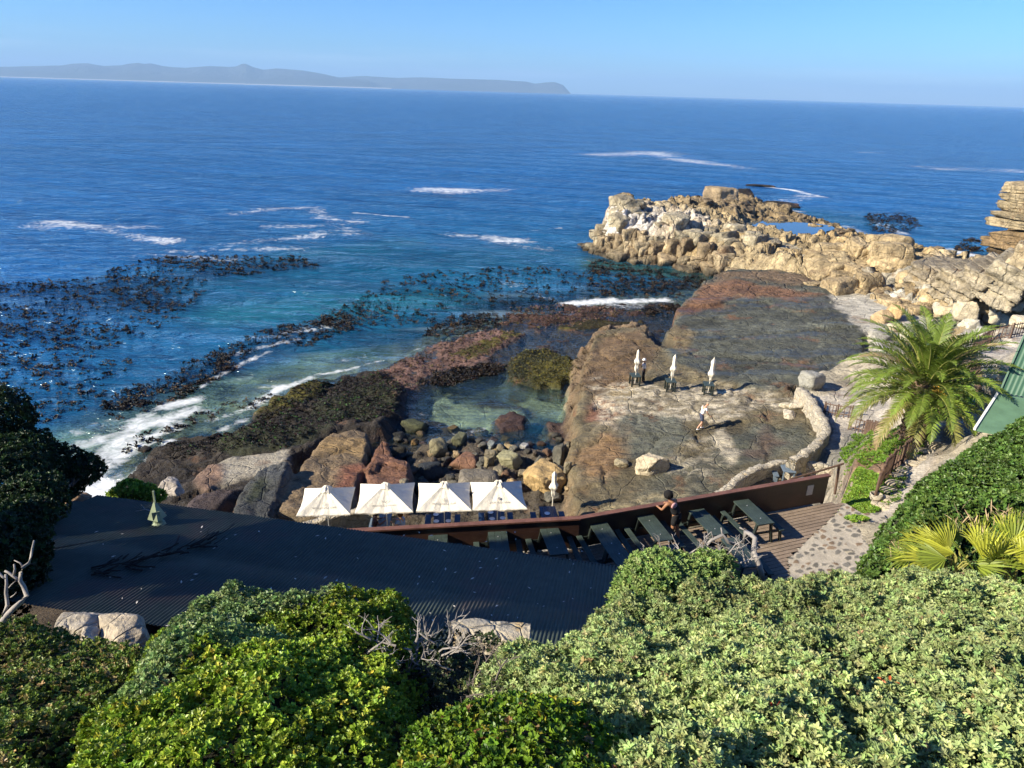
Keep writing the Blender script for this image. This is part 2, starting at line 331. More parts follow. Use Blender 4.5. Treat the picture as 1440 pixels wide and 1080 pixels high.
for q_ in (((880, 610), (950, 600), (940, 640)), ((1040, 620), (1100, 605), (1120, 640)), ((900, 700), (980, 660), (1000, 700)), ((830, 640), (860, 620), (850, 670))): L(q_, 2.2, 1.2, C_CREAM, warp=2.5, mode='col', op=.4, speck=.95)
L([(838, 536), (880, 528), (940, 538), (1010, 548), (1080, 560), (1130, 572), (1140, 590), (1040, 582), (1020, 600), (960, 590), (900, 600), (870, 615), (845, 600), (850, 570)], 2.2, 1.2, C_CREAM, warp=2.2, mode='col', op=.9, rough=.0, speck=.75)
L([(866, 590), (905, 578), (955, 590), (968, 620), (930, 650), (880, 640), (862, 615)], 2.15, .8, C_GREY, warp=.9, mode='col', op=.9)
L([(815, 640), (860, 600), (880, 640), (870, 660), (820, 690)], 1.8, 1.5, (.2, .115, .05), warp=1.5, mode='col', op=.8)
L([(900, 690), (940, 650), (1010, 640), (1040, 660), (1010, 700), (930, 730)], 2.1, 2, C_SLATE, warp=1.8, mode='col', op=.8)
L([(1010, 610), (1070, 595), (1130, 600), (1150, 625), (1100, 645), (1040, 655)], 2.5, 1.2, (.085, .09, .07), warp=1., mode='col', op=.9)
L([(1045, 640), (1080, 600), (1105, 625), (1080, 648)], 2.5, .8, (.11, .075, .055), warp=1., mode='col', op=.8)
L([(1005, 600), (1020, 596), (1040, 640), (1030, 650), (1018, 630)], 2.5, .4, C_CREAM, warp=.6, mode='col', op=.8)
L([(960, 625), (1010, 615), (1030, 650), (1000, 680), (950, 660)], 2.3, .8, C_CREAM, warp=2., mode='col', op=.4, speck=.9)
L([(840, 715), (880, 700), (960, 690), (960, 715), (900, 740), (840, 745)], 2.0, .6, (.33, .27, .15), warp=1.2, mode='col', op=.55, speck=.8)
L([(958, 440), (985, 400), (1030, 392), (1080, 405), (1170, 420), (1120, 428), (1040, 418), (1000, 432)], 2.3, 1.5, C_RED, warp=1.8, mode='col', op=.85)
L([(990, 400), (1020, 378), (1090, 380), (1170, 402), (1120, 405), (1040, 392)], 2.3, 1.5, (.15, .10, .06), warp=1.5, mode='col', op=.8)
L([(925, 480), (950, 455), (975, 470), (960, 500)], 2.3, .8, (.2, .15, .075), warp=.8, mode='col', op=.8)
# crack between the ledge and the slate slab, and the step by the parasols
L([(905, 470), (914, 466), (930, 480), (945, 500), (938, 508), (920, 492)], 1.3, .4, C_DARK, warp=.5, rough=.1)
# sand and rubble behind the slab
L([(1160, 415, 2.6), (1200, 405, 2.5), (1260, 425, 2.7), (1330, 455, 3.2), (1440, 470, 4.2), (1440, 520, 4.5), (1330, 520, 3.6), (1230, 520, 3.2), (1215, 470, 2.9)], 0, 1.5, C_SAND, warp=.8, rough=.05)
L([(1240, 470, 3.1), (1290, 468, 3.2), (1330, 480, 3.6), (1320, 505, 3.7), (1250, 510, 3.3)], 0, .6, (.22, .2, .17), warp=.8, rough=.2)
# -- golden headland
HEAD = [(836, 353, 0), (880, 362, 0), (960, 374, .2), (1040, 381, .8), (1100, 384, 2.2), (1180, 408, 2.4), (1270, 432, 2.6), (1330, 455, 3), (1440, 470, 4.2), (1600, 500, 4.5), (1640, 420, 4.5), (1440, 380, 1), (1400, 384, 1), (1350, 368, 0), (1290, 353, 0), (1215, 337, 0), (1190, 327, .2), (1120, 304, .2), (1060, 290, 0), (1020, 281, 0), (975, 280, 1), (920, 290, 3), (880, 290, 4), (858, 305, 2), (836, 330, .5)]
HC = [(836, 340, 1.5), (850, 318, 3.4), (862, 300, 4.6), (885, 284, 5.6), (915, 290, 5.2), (900, 312, 4.9), (940, 325, 4.4), (1000, 335, 3.8), (1060, 345, 3.4), (1000, 308, 3.8), (985, 285, 3.0), (1012, 284, 4.3), (1035, 292, 1.5), (1080, 320, 2.2), (1100, 322, 2.3), (1140, 330, 2.4), (1120, 308, 1.2), (1190, 333, 1.2),
      (1100, 355, 3.0), (1150, 360, 3.2), (1185, 352, 5.3), (1210, 345, 5.6), (1240, 352, 5.0), (1270, 362, 4.6), (1200, 375, 3.8), (1160, 395, 2.8), (1230, 400, 3.6), (1300, 372, 4.6), (1340, 385, 4.8), (1380, 400, 4.6), (1320, 410, 4.0), (1280, 425, 3.2), (1290, 358, 1.5), (1350, 376, 2.), (1420, 390, 5.), (1400, 430, 4.6), (1360, 440, 3.6), (1440, 420, 5.6)]
head_poly = pw(HEAD); head_c = pw(HC)
def idw(c, x, y, p=3.0, r=1.0):
    num = 0; den = 0
    for q in c:
        w = 1/((x-q[0])**2+(y-q[1])**2+r*r)**(p/2); num = num+w*q[2]; den = den+w
    return num/den
# -- bank, paths and terraces at the right (land)
LAND = pw([(1140, 800, 7.66), (1240, 800, 7.7), (1185, 760, 7.66), (1245, 725, 7.6), (1140, 770, 7.66), (1222, 712, 7.5), (1232, 700, 7.4), (1262, 680, 7.3), (1285, 650, 7.2), (1300, 620, 7.1), (1200, 712, 7.2),
           (1205, 690, 6.7), (1200, 665, 5.9), (1235, 670, 6.9), (1250, 650, 6.9), (1210, 640, 5.1), (1235, 622, 5.8), (1270, 620, 6.4), (1285, 600, 6.4), (1255, 605, 5.6), (1240, 606, 4.9),
           (1196, 640, 3.4), (1205, 612, 3.2), (1180, 600, 3.1), (1195, 570, 3.1), (1165, 575, 3.0), (1180, 630, 3.0), (1175, 655, 3.0), (1140, 660, 2.5), (1120, 675, 2.4), (1175, 680, 3.4), (1220, 590, 3.4), (1170, 545, 3.1), (1230, 565, 3.6),
           (1330, 595, 7.0), (1360, 560, 6.9), (1385, 530, 6.8), (1398, 505, 6.6), (1405, 490, 6.5), (1430, 468, 6.4), (1455, 455, 6.4), (1310, 520, 4.6), (1320, 545, 5.6), (1350, 530, 6.2), (1330, 500, 4.4), (1340, 490, 5.2),
           (1300, 700, 8.6), (1290, 760, 8.2), (1350, 650, 9.3), (1320, 640, 7.8), (1390, 620, 8.6), (1440, 600, 9.2), (1440, 700, 10.2), (1410, 560, 7.8), (1440, 500, 8.0), (1420, 495, 7.3), (1300, 560, 5.2), (1270, 500, 3.4), (1300, 480, 3.5)])
LANDPOLY = pw([(1130, 820, 7.66), (1165, 722, 7.5), (1188, 700, 6.9), (1182, 672, 3.8), (1150, 652, 2.9), (1120, 650, 2.7), (1160, 625, 2.9), (1168, 600, 2.9), (1150, 570, 2.9), (1125, 545, 2.9), (1150, 525, 3.1), (1230, 510, 3.2), (1310, 495, 4.2), (1345, 482, 5.6), (1400, 463, 6.2), (1460, 440, 6.4), (1500, 420, 6.4), (1700, 450, 6.5)])
LANDPOLY = np.vstack([LANDPOLY, [[60, 30, 9], [40, -10, 14], [12, -10, 14], [8, 10, 7.6], [7.7, 14, 7.6]]])
def lcol(x, y, h, c):
    tn = 1+.4*fbm(x*1.5, y*1.5, 4, 43)
    def put(pts, cc, e=.4, wp=.5, op=1.):
        s = sdf(pw(pts), x, y)+wp*fbm(x*1.3, y*1.3, 3, 41); w = (sst(-e, e, s)*op)[:, None]; c[:] = c*(1-w)+np.array(cc)*w
    put([(1150, 660, 3), (1190, 650, 3.2), (1205, 620, 3.2), (1250, 585, 3.4), (1250, 560, 3.6), (1190, 550, 3.1), (1150, 560, 3), (1165, 600, 3)], C_PATH, .2, .2)
    put([(1185, 725, 7.2), (1186, 680, 6), (1192, 640, 5.2), (1215, 612, 5.5), (1290, 600, 6.4), (1345, 500, 5.2), (1365, 520, 6.2), (1330, 600, 7), (1290, 690, 7.6), (1240, 730, 7.6)], C_BANK, .5, .5)
    c *= tn[:, None]
    put([(1150, 640, 3), (1185, 610, 3.2), (1215, 610, 3.3), (1205, 640, 3.4), (1180, 660, 3.2)], (.2, .19, .165), .4, .4)
    put([(1230, 725, 7.5), (1275, 650, 7.1), (1290, 600, 7), (1330, 590, 7), (1300, 680, 7.5), (1250, 735, 7.5)], C_PATH, .2, .2)
    put([(1360, 600, 7), (1352, 560, 6.9), (1372, 520, 6.8), (1385, 500, 6.6), (1370, 495, 6.4), (1430, 462, 6.4), (1470, 450, 6.4), (1470, 470, 6.6), (1425, 490, 6.8), (1412, 520, 6.9), (1400, 570, 7)], C_PATH, .2, .2)
def ground(x, y):
    n1 = fbm(x*.35, y*.35, 4, 11); n2 = fbm(x*1.7, y*1.7, 4, 21)
    h = np.full(x.shape, -4.0); c = np.tile(np.array(C_SEABED), (len(x), 1)); wet = np.zeros(x.shape)
    # seabed rises to the shore on this side
    shore = sdf(pw([(-200, 800), (100, 700), (175, 640), (280, 590), (400, 530), (520, 500), (640, 465), (720, 425), (950, 405), (1060, 378), (1700, 400), (1700, 900)]), x, y)
    h = -4.0+3.3*sst(-14, 1, shore+2*n1)+.35*fbm(x*.8, y*.8, 4, 3)
    nb = sst(-11, -3, shore+1.5*n1)[:, None]; c = c*(1-nb)+np.array(C_WETSAND)*nb
    for q in LAY:
        p = q['p']; e = q['edge']
        b = (x > p[:, 0].min()-6) & (x < p[:, 0].max()+6) & (y > p[:, 1].min()-8) & (y < p[:, 1].max()+8)
        if not b.any(): continue
        xx, yy = x[b], y[b]
        s = sdf(p, xx, yy)+q['warp']*(.7*fbm(xx*q['wf']*2, yy*q['wf']*2, 5, 31, .6)+.5*n1[b])
        A = np.c_[p[:, 0], p[:, 1], np.ones(len(p))]; k, *_ = np.linalg.lstsq(A, p[:, 2], rcond=1e-3) if np.ptp(p[:, 2]) > .01 else ((0, 0, p[0, 2]),)
        t = np.clip(k[0]*xx+k[1]*yy+k[2], p[:, 2].min()-.2, p[:, 2].max()+.3)
        t = t+q['rough']*(fbm(xx*.9, yy*.9, 5, 51)+.35*fbm(xx*5, yy*5, 3, 61))
        if q['joint']:
            sz, dp, st, an, asp = q['joint']
            ca, sa = math.cos(an), math.sin(an); wx = xx+.35*sz*fbm(xx/sz*1.1, yy/sz*1.1, 3, 71); wy = yy+.35*sz*fbm(xx/sz*1.1, yy/sz*1.1, 3, 81)
            u = (wx*ca+wy*sa)/(sz*asp); v = (-wx*sa+wy*ca)/sz
            ed, cid = worley(u, v, 91); t = t+st*(cid-.5)-dp*(1-sst(0, .09, ed))
            ed2, cid2 = worley(u*2.7+3, v*2.7, 95); t = t+.35*st*(cid2-.5)-.3*dp*(1-sst(0, .08, ed2))
        if q['mode'] == 'set':
            w = sst(-e/2, e/2, s); h[b] = h[b]*(1-w)+t*w
        w = sst(-q['cw'] if q['mode'] == 'set' else -e/2, q['cw'] if q['mode'] == 'set' else e/2, s)*q['op']
        if q['speck']: w = w*(1-q['speck']*sst(-.12, .16, fbm(xx*1.6, yy*3.2, 4, 107, .7)))
        tone = 1+.35*fbm(xx*.8, yy*.8, 5, 101, .65)
        if q['joint']: tone = tone*(1+.35*(cid-.5))*(1+.2*(cid2-.5))
        c[b] = c[b]*(1-w[:, None])+q['c'][None]*tone[:, None]*w[:, None]
        if q['mode'] == 'set': wet[b] = wet[b]*(1-w)+q['wet']*w*sst(.0, .35, fbm(xx*.18, yy*.9, 4, 55)) if q['wet'] else wet[b]*(1-w)
    # headland
    b = y > 60
    if b.any():
        xx, yy = x[b], y[b]
        s = sdf(head_poly, xx, yy)+1.6*fbm(xx*.16, yy*.16, 4, 111)+.5*fbm(xx*.9, yy*.9, 3, 113)
        t = idw(head_c, xx, yy, 3.4, 1.5)
        wx = xx+1.1*fbm(xx*.4, yy*.4, 3, 121); wy = yy+1.1*fbm(xx*.4, yy*.4, 3, 131); an = .3; ca, sa = math.cos(an), math.sin(an)
        u = (wx*ca+wy*sa)/2.6; v = (-wx*sa+wy*ca)/1.9
        ed, cid = worley(u, v, 141); ed2, cid2 = worley(u*2.6, v*2.6, 151); ed3, cid3 = worley(u*.45, v*.45, 161)
        t = t+1.1*(cid-.5)+.55*(cid2-.5)+1.0*(cid3-.5)-1.3*(1-sst(0, .13, ed))-.45*(1-sst(0, .12, ed2))-.6*(1-sst(0, .06, ed3))+.35*fbm(xx*1.2, yy*1.2, 4, 171)
        sea = sst(0, 9, s); t = .3+(t-.3)*(.35+.65*sst(0, 3.2, s)); w = sst(-.5, .7, s)
        h[b] = np.maximum(h[b], h[b]*(1-w)+t*w)
        # rock pools on the headland
        for (px, py, hp, rx) in ((1105, 321, 2.05, 6.5), (1087, 343, 2.5, 2.6), (1165, 347, 2.6, 1.6), (905, 311, 4.3, 0)):
            if rx:
                q0 = P(px, py, hp); dd = np.hypot((xx-q0[0])/rx, (yy-q0[1])/(rx*1.1))+.25*fbm(xx*.5, yy*.5, 3, 181)
                m = (1-sst(.8, 1.15, dd)); h[b] = h[b]*(1-m)+(hp-.25)*m
        tone = (1+.35*fbm(xx*.5, yy*.5, 5, 191, .65))*(1+.3*(cid-.5))*(1+.22*(cid2-.5))
        cc = np.array(C_GOLD)[None]*tone[:, None]
        g = sst(-.15, .35, fbm(xx*.12, yy*.12, 3, 201)+.1)[:, None]*.6; cc = cc*(1-g)+np.array((.31, .26, .165))*tone[:, None]*g
        bs = sst(-2, 3, yy-(np.interp(xx, [20, 35, 50, 60, 75], [112, 112, 112, 102, 96]))+3*n1[b])[:, None]*.75; cc = cc*(1-bs)+np.array((.19, .145, .085))*tone[:, None]*bs
        q0 = P(880, 305, 4.5); wh = (.85*sst(13, 3, np.hypot((xx-q0[0])*.8, yy-q0[1])+4*n1[b])*sst(1.0, 3.0, h[b]))[:, None]; cc = cc*(1-wh)+np.array(C_WHITE)*tone[:, None]*wh
        q1 = P(1390, 410, 5); gr = sst(14, 8, np.hypot(xx-q1[0], (yy-q1[1])*.8))[:, None]; cc = cc*(1-gr)+np.array((.36, .33, .26))*tone[:, None]*gr
        c[b] = c[b]*(1-w[:, None])+cc*w[:, None]
    # near-shore terrace (below the deck) and land at the right
    ter = sdf(np.array([[-11, 14], [-11, 24.6], [-7, 25.0], [1.2, 26.9], [3.4, 27.2], [5.5, 26.3], [9.4, 26.6], [10.2, 28.3], [12, 30.2], [14.2, 31.4], [16, 31.2], [15, 24], [10, 14]]), x, y)
    w = sst(-.25, .25, ter+.1*n2); tz = np.where(x > 6, 2.1, 1.7)+.02*n2; h = h*(1-w)+tz*w
    pv = worley(x*1.6, y*1.6, 211); pc = np.where((pv[0] > .26)[:, None], np.array((.16, .145, .115))*(.6+.8*pv[1][:, None]), np.array((.42, .37, .29)))
    c = c*(1-w[:, None])+pc*w[:, None]; wet = wet*(1-w)
    s = sdf(LANDPOLY, x, y)+.15*n2; w = sst(-.25, .3, s)
    t = idw(LAND, x, y, 4.0, .5)+.12*n2*sst(.0, .6, np.abs(t_s := fbm(x*.5, y*.5, 2, 5)))+.05*n2
    cl = np.array((.33, .29, .215))[None]*(1+.35*n2[:, None]+.3*n1[:, None]); lcol(x, y, t, cl)
    h = h*(1-w)+t*w; c = c*(1-w[:, None])+cl*w[:, None]; wet = wet*(1-w)
    # the cliff the camera stands on, and the terrace cut for the building and deck
    cl_h = cliff(x, y)
    w = sst(23.5, 20.5, y-.25*np.clip(x, -6, 12)+.0*n2)*sst(13.5, 12.0, x)*(1-sst(7.6, 8.6, x)*sst(13.5, 15.5, y))
    h = h*(1-w)+cl_h*w; cc = np.array(C_SOIL)[None]*(1+.4*n2[:, None]); c = c*(1-w[:, None])+cc*w[:, None]
    # tide line
    td = sst(.9, .15, h+.25*n1+.2*n2)*sst(-.6, -.05, h); dk = np.array((.3, .27, .25))
    far = (y > 62)[:, None]; td = td[:, None]*np.where(far, 1, .25); c = c*(1-td)+c*dk*td
    return h, np.clip(c, .004, .9), wet
def cliff(x, y):
    n = fbm(x*.5, y*.5, 4, 301)
    a = np.interp(y, [-4, .4, 1.5, 2.5, 4, 6, 8, 8.7, 9.6, 10.6], [18.3, 18.2, 16.4, 15.6, 14.5, 13.3, 12.1, 11.75, 10.2, 7.2])
    a = a+.2*n*sst(0, 2, y)
    lf = sst(-12.0, -15, x+.05*y)                       # rises to the left, clear of the roof
    a = a+lf*np.clip(2.4*sst(12.5, 8, y)*sst(2, 5, y)+1.0, 0, 9)*sst(18, 11, y)
    base = np.where(x > 7.7, 7.6, 7.0)
    a = np.where(y > 10.2, base+(a-base)*sst(11.6, 10.2, y), a)
    drop = sst(17.6, 16.6, y-.26*np.clip(x, -4, 12))   # falls to the terrace in front of the deck
    lo = 1.7
    a = lo+(a-lo)*drop
    rt = sst(7, 11, x); a = a+rt*sst(8, 14, y)*0+rt*sst(4, 9, y)*sst(15, 12, y)*.8
    return a
def grid(x0, x1, y0, y1, st):
    xs = np.arange(x0, x1+st/2, st); ys = np.arange(y0, y1+st/2, st); X, Y = np.meshgrid(xs, ys); nx, ny = len(xs), len(ys)
    i = np.arange((nx-1)*(ny-1)); r = i//(nx-1); k = i % (nx-1); a = r*nx+k
    return X.ravel(), Y.ravel(), np.c_[a, a+1, a+nx+1, a+nx], nx, ny
M_SOILM = surf('cliff_soil', rough=.95, attr=True, vary=((1.1, .72, 1.3), (9, .7, 1.3), (45, .8, 1.2)), bump=((3, .12), (14, .05), (50, .015)))
M_ROCK = surf('shore_rock', rough=.85, attr=True, wet=True, vary=((.35, .75, 1.25), (1.1, .68, 1.35), (7, .78, 1.25), (45, .85, 1.15)), bump=((2.2, .22), (9, .05), (40, .012)), cracks=((.34, .07, .018), (1.0, .02, .02)), streak=True,
              tint=((1.7, (.36, .31, .22), .66, .82), (.5, (.16, .085, .045), .58, .72)))
M_HEAD = surf('headland_rock', rough=.9, attr=True, vary=((.25, .75, 1.25), (1.0, .65, 1.35), (5, .7, 1.3)), bump=((.9, .5), (3.5, .14), (12, .04)), cracks=((.30, .16, .035), (.85, .07, .04)), tint=((.6, (.17, .11, .06), .56, .70),))
def terrain(name, x0, x1, y0, y1, st, mask=None, jag=0., mat=None):
    X, Y, q, nx, ny = grid(x0, x1, y0, y1, st)
    h, c, w = ground(X, Y); v = np.c_[X, Y, h]
    if jag:
        k = sst(.3, 1.2, h)[:, None]*sst(0, 3, np.minimum.reduce([X-x0, x1-X, Y-y0, y1-Y]))[:, None]
        v[:, :1] += jag*k*(fbm3(v*.8, 3, 401))[:, None]; v[:, 1:2] += jag*k*(fbm3(v*.8+9, 3, 411))[:, None]
    if mask is not None:
        m = mask(X, Y, h)[q].any(1); q = q[m]
    o = mk(name, v, q, mat or M_ROCK, smooth=True, cols=np.c_[c, w]); tag(o, kind='structure'); return o
terrain('cliff_ground', -22, 31, -4, 24.1, .2, mat=M_SOILM)
terrain('rocky_shore', -36, 46, 24, 66.1, .13, mask=lambda x, y, h: h > -2.6)
terrain('rocky_headland', 5, 96, 66, 165, .28, mask=lambda x, y, h: h > -2.6, jag=.6, mat=M_HEAD)
# ================================================================== THE SEA
def geo(a, b, st, far, g=1.12):
    c = list(np.arange(a, b+st/2, st)); s = st; hi = [c[-1]]
    while hi[-1] < far: s *= g; hi.append(hi[-1]+s)
    s = st; lo = [a]
    while lo[-1] > -far: s *= g; lo.append(lo[-1]-s)
    return np.array(lo[:0:-1]+c+hi[1:])
xs = geo(-75, 110, .5, 42000); ys = geo(22, 200, .5, 42000); ys = ys[ys > 8]
X, Y = np.meshgrid(xs, ys); nx, ny = X.shape[1], X.shape[0]; X = X.ravel(); Y = Y.ravel()
near = (np.abs(X) < 400) & (Y < 600)
hz = np.full(X.shape, -4.)
m = (X > -36) & (X < 96) & (Y < 165) & (Y > 22); hz[m] = ground(X[m], Y[m])[0]
fd = sst(500, 150, np.hypot(X, Y))
z = fd*(.10*np.sin(.42*Y+.16*X+1.5*fbm(X*.03, Y*.03, 2, 5))+.10*fbm(X*.25, Y*.4, 3, 6))*sst(30, 70, Y)+.03*fbm(X*.7, Y*1.1, 3, 8)*fd
z *= sst(-.1, -3, hz)*.85+.15
foam = np.zeros(X.shape)
def fo(px1, py1, px2, py2, w, s):
    a, b = P(px1, py1, 0), P(px2, py2, 0); m = near; s = s+.06 if s < .6 and py1 > 280 else s
    d = seg(a, b, X[m], Y[m]); foam[m] = np.maximum(foam[m], s*sst(w, 0, d))
for a in ((60, 680, 150, 690, 3, .95), (150, 640, 200, 590, 1.8, .95), (120, 625, 190, 600, 1.8, .8), (200, 600, 262, 580, 1.7, 1.), (190, 620, 245, 603, 1.2, .9), (230, 572, 275, 562, 1.5, 1.), (262, 565, 300, 580, 1.0, .7), (205, 585, 240, 600, 2.0, .85),
          (150, 655, 200, 620, 2.2, .85), (280, 545, 310, 527, .8, .75), (310, 527, 345, 508, .8, .7), (345, 508, 380, 495, .9, .7), (330, 498, 420, 478, 1.2, .55), (300, 590, 350, 575, 1.3, .8), (350, 575, 395, 545, 1.3, .95), (395, 548, 440, 530, .9, .8),
          (310, 605, 345, 590, .8, .8), (440, 528, 490, 520, .7, .7), (490, 520, 560, 500, .7, .6), (560, 500, 620, 480, .7, .65), (620, 480, 700, 455, .7, .5), (330, 560, 370, 545, 1.2, .45), (100, 610, 170, 590, 2., .5),
          (855, 217, 930, 215, 26, .62), (925, 217, 985, 229, 20, .64), (985, 230, 1045, 236, 16, .58), (605, 267, 640, 268, 12, .60), (640, 268, 695, 266, 12, .62), (645, 330, 690, 333, 3, .55), (688, 334, 728, 337, 5.5, .8), (700, 338, 725, 338, 2.5, .95),
          (500, 299, 530, 301, 2, .75), (530, 302, 572, 305, 1.6, .7), (1310, 236, 1440, 241, 22, .6), (1175, 212, 1240, 216, 16, .5), (1200, 205, 1330, 203, 8, .42), (1130, 240, 1440, 250, 9, .36), (750, 324, 790, 320, 1.6, .55), (680, 270, 780, 262, 3, .4),
          (80, 312, 150, 325, 6, .52), (150, 325, 240, 340, 5, .55), (50, 350, 120, 352, 4, .42), (200, 358, 330, 365, 4, .5), (330, 300, 440, 290, 6, .48), (380, 320, 500, 312, 6, .5), (440, 295, 500, 330, 6, .45), (320, 345, 450, 330, 5, .5), (560, 352, 600, 340, 3, .4), (250, 352, 420, 350, 4, .5), (60, 320, 200, 320, 8, .42), (630, 330, 760, 350, 6, .42),
          (490, 505, 520, 500, 2, .4), (400, 470, 470, 455, 2.5, .5), (350, 478, 400, 475, 2, .48), (700, 390, 770, 420, 3, .35),
          (800, 428, 860, 422, 2.2, .95), (860, 424, 935, 422, 2., .9), (820, 432, 900, 430, 3.4, .5), (935, 372, 990, 395, 2.5, .35), (750, 450, 850, 440, 3, .4), (560, 520, 640, 490, 3, .35), (640, 480, 740, 470, 3, .35), (740, 500, 850, 470, 4, .33),
          (1040, 290, 1090, 287, 3.5, .95), (1075, 262, 1115, 268, 3, .95), (1115, 268, 1160, 277, 3, .7), (1090, 292, 1125, 297, 3, .7), (1000, 276, 1030, 274, 3, .6), (1020, 300, 1140, 275, 8, .5), (1230, 312, 1275, 330, 4, .6), (1190, 318, 1240, 345, 4, .5), (1340, 352, 1372, 360, 3.5, 1.), (1260, 345, 1340, 350, 3, .75), (1190, 300, 1380, 340, 10, .33), (840, 356, 900, 366, 1.2, .5), (160, 700, 240, 620, 1.0, .9),
          (560, 600, 610, 575, 1.0, .35), (640, 610, 700, 600, 1, .35)):
    fo(*a)
# body colour
def cap(px1, py1, px2, py2, w): return sst(w, w*.15, seg(P(px1, py1, 0), P(px2, py2, 0), X, Y))[:, None]
cb = np.tile(np.array((.012, .085, .235)), (len(X), 1))
n = fbm(X*.03, Y*.05, 3, 601)[:, None]
def mix(c, k): cb[:] = cb*(1-k)+np.array(c)*k
mix((.008, .075, .145), sst(170, 60, Y)[:, None]*sst(-60, -15, X)[:, None]*.85)
mix((.007, .074, .138), np.clip(cap(300, 400, 760, 370, 16)+cap(480, 470, 700, 430, 11)*.9, 0, 1)*.85)
mix((.011, .105, .14), np.clip(cap(330, 440, 620, 420, 7)+cap(420, 360, 560, 345, 7)*.5, 0, 1)*.8)
mix((.10, .21, .165), np.clip(cap(130, 620, 300, 560, 5.0)+cap(300, 555, 450, 515, 4.0)+cap(450, 510, 540, 495, 2.5)*.7, 0, 1)*.95)
mix((.20, .32, .23), np.clip(cap(150, 625, 380, 548, 4.2)+cap(360, 552, 460, 518, 3.4), 0, 1)*.85)
mix((.022, .085, .075), cap(840, 372, 980, 388, 5)*.85)
mix((.01, .07, .11), cap(1000, 290, 1200, 310, 14)*.6)
mix((.006, .022, .06), np.clip(cap(0, 430, 180, 420, 11)+cap(150, 590, 420, 470, 4)+cap(180, 400, 420, 370, 5), 0, 1)*.6)
mix((.03, .048, .05), np.clip(cap(540, 590, 800, 520, 8)*2, 0, 1)*.9)
dep = np.clip(-hz, 0, 5); alpha = sst(.0, 2.0, dep)*.97; alpha = np.where(hz < -2.4, 1., np.maximum(alpha, .12))
q = grid(0, nx-1, 0, ny-1, 1)[2]; hq = hz[q].max(1) if 0 else hz[q].min(1); q = q[hq < .12]
o = mk('sea', np.c_[X, Y, z], q, None, smooth=True, cols=np.c_[cb, alpha]); tag(o, kind='structure')
fa = o.data.attributes.new('foam', 'FLOAT', 'POINT'); fa.data.foreach_set('value', foam.astype(np.float32))
m, n, l, b = new_mat('sea_water'); out = n['Material Output']
tc = n.new('ShaderNodeTexCoord'); at = N(n, 'ShaderNodeAttribute', attribute_name='Col'); fm = N(n, 'ShaderNodeAttribute', attribute_name='foam')
mp = n.new('ShaderNodeMapping'); mp.inputs['Scale'].default_value = (.42, 1.0, 1); mp.inputs['Rotation'].default_value = (0, 0, math.radians(8)); l.new(tc.outputs['Object'], mp.inputs[0])
def noise(sc, det, am, dist=0, rg=.55):
    t = N(n, 'ShaderNodeTexNoise', Scale=sc, Detail=det, Distortion=dist, Roughness=rg); l.new(mp.outputs[0], t.inputs['Vector'])
    k = N(n, 'ShaderNodeMath', operation='MULTIPLY'); l.new(t.outputs[0], k.inputs[0]); k.inputs[1].default_value = am; return k.outputs[0]
def add(a, c_):
    k = N(n, 'ShaderNodeMath', operation='ADD'); l.new(a, k.inputs[0]); l.new(c_, k.inputs[1]); return k.outputs[0]
hgt = add(add(noise(.16, 3, 2.8), noise(.55, 5, 1.3, .5, .62)), add(noise(2.4, 3, .10, .3), noise(.03, 3, 8.0)))
bp = n.new('ShaderNodeBump'); bp.inputs['Distance'].default_value = 1; bp.inputs['Strength'].default_value = .9; l.new(hgt, bp.inputs['Height'])
# foam pattern: lacy cells
vt = N(n, 'ShaderNodeTexNoise', Scale=1.1, Detail=9, Roughness=.72, Distortion=.8); l.new(tc.outputs['Object'], vt.inputs['Vector'])
v2 = n.new('ShaderNodeMapRange'); v2.inputs['From Min'].default_value = .30; v2.inputs['From Max'].default_value = .70; l.new(vt.outputs[0], v2.inputs[0])
vb = N(n, 'ShaderNodeTexNoise', Scale=.13, Detail=7, Roughness=.7, Distortion=.5); l.new(mp.outputs[0], vb.inputs['Vector'])
v3 = n.new('ShaderNodeMapRange'); v3.inputs['From Min'].default_value = .33; v3.inputs['From Max'].default_value = .67; l.new(vb.outputs[0], v3.inputs[0])
va = N(n, 'ShaderNodeMath', operation='MULTIPLY_ADD'); l.new(v3.outputs[0], va.inputs[0]); va.inputs[1].default_value = .45
vc = N(n, 'ShaderNodeMath', operation='MULTIPLY'); l.new(v2.outputs[0], vc.inputs[0]); vc.inputs[1].default_value = .6; l.new(vc.outputs[0], va.inputs[2])
f1 = N(n, 'ShaderNodeMath', operation='ADD'); l.new(va.outputs[0], f1.inputs[0]); l.new(fm.outputs['Fac'], f1.inputs[1])
f2 = n.new('ShaderNodeMapRange'); f2.inputs['From Min'].default_value = 1.02; f2.inputs['From Max'].default_value = 1.55; l.new(f1.outputs[0], f2.inputs[0])
f3 = N(n, 'ShaderNodeMath', operation='MULTIPLY'); l.new(f2.outputs[0], f3.inputs[0]); f3.inputs[1].default_value = .9
dif = n.new('ShaderNodeBsdfDiffuse'); 
vv = N(n, 'ShaderNodeTexNoise', Scale=.05, Detail=4); l.new(mp.outputs[0], vv.inputs['Vector']); cc = mulcol(n, l, at.outputs['Color'], vv.outputs[0], .8, 1.25)
l.new(cc, dif.inputs[0]); l.new(bp.outputs[0], dif.inputs['Normal'])
tr = n.new('ShaderNodeBsdfTransparent'); tr.inputs[0].default_value = (.84, .93, .88, 1)
mx = n.new('ShaderNodeMixShader'); l.new(at.outputs['Alpha'], mx.inputs[0]); l.new(tr.outputs[0], mx.inputs[1]); l.new(dif.outputs[0], mx.inputs[2])
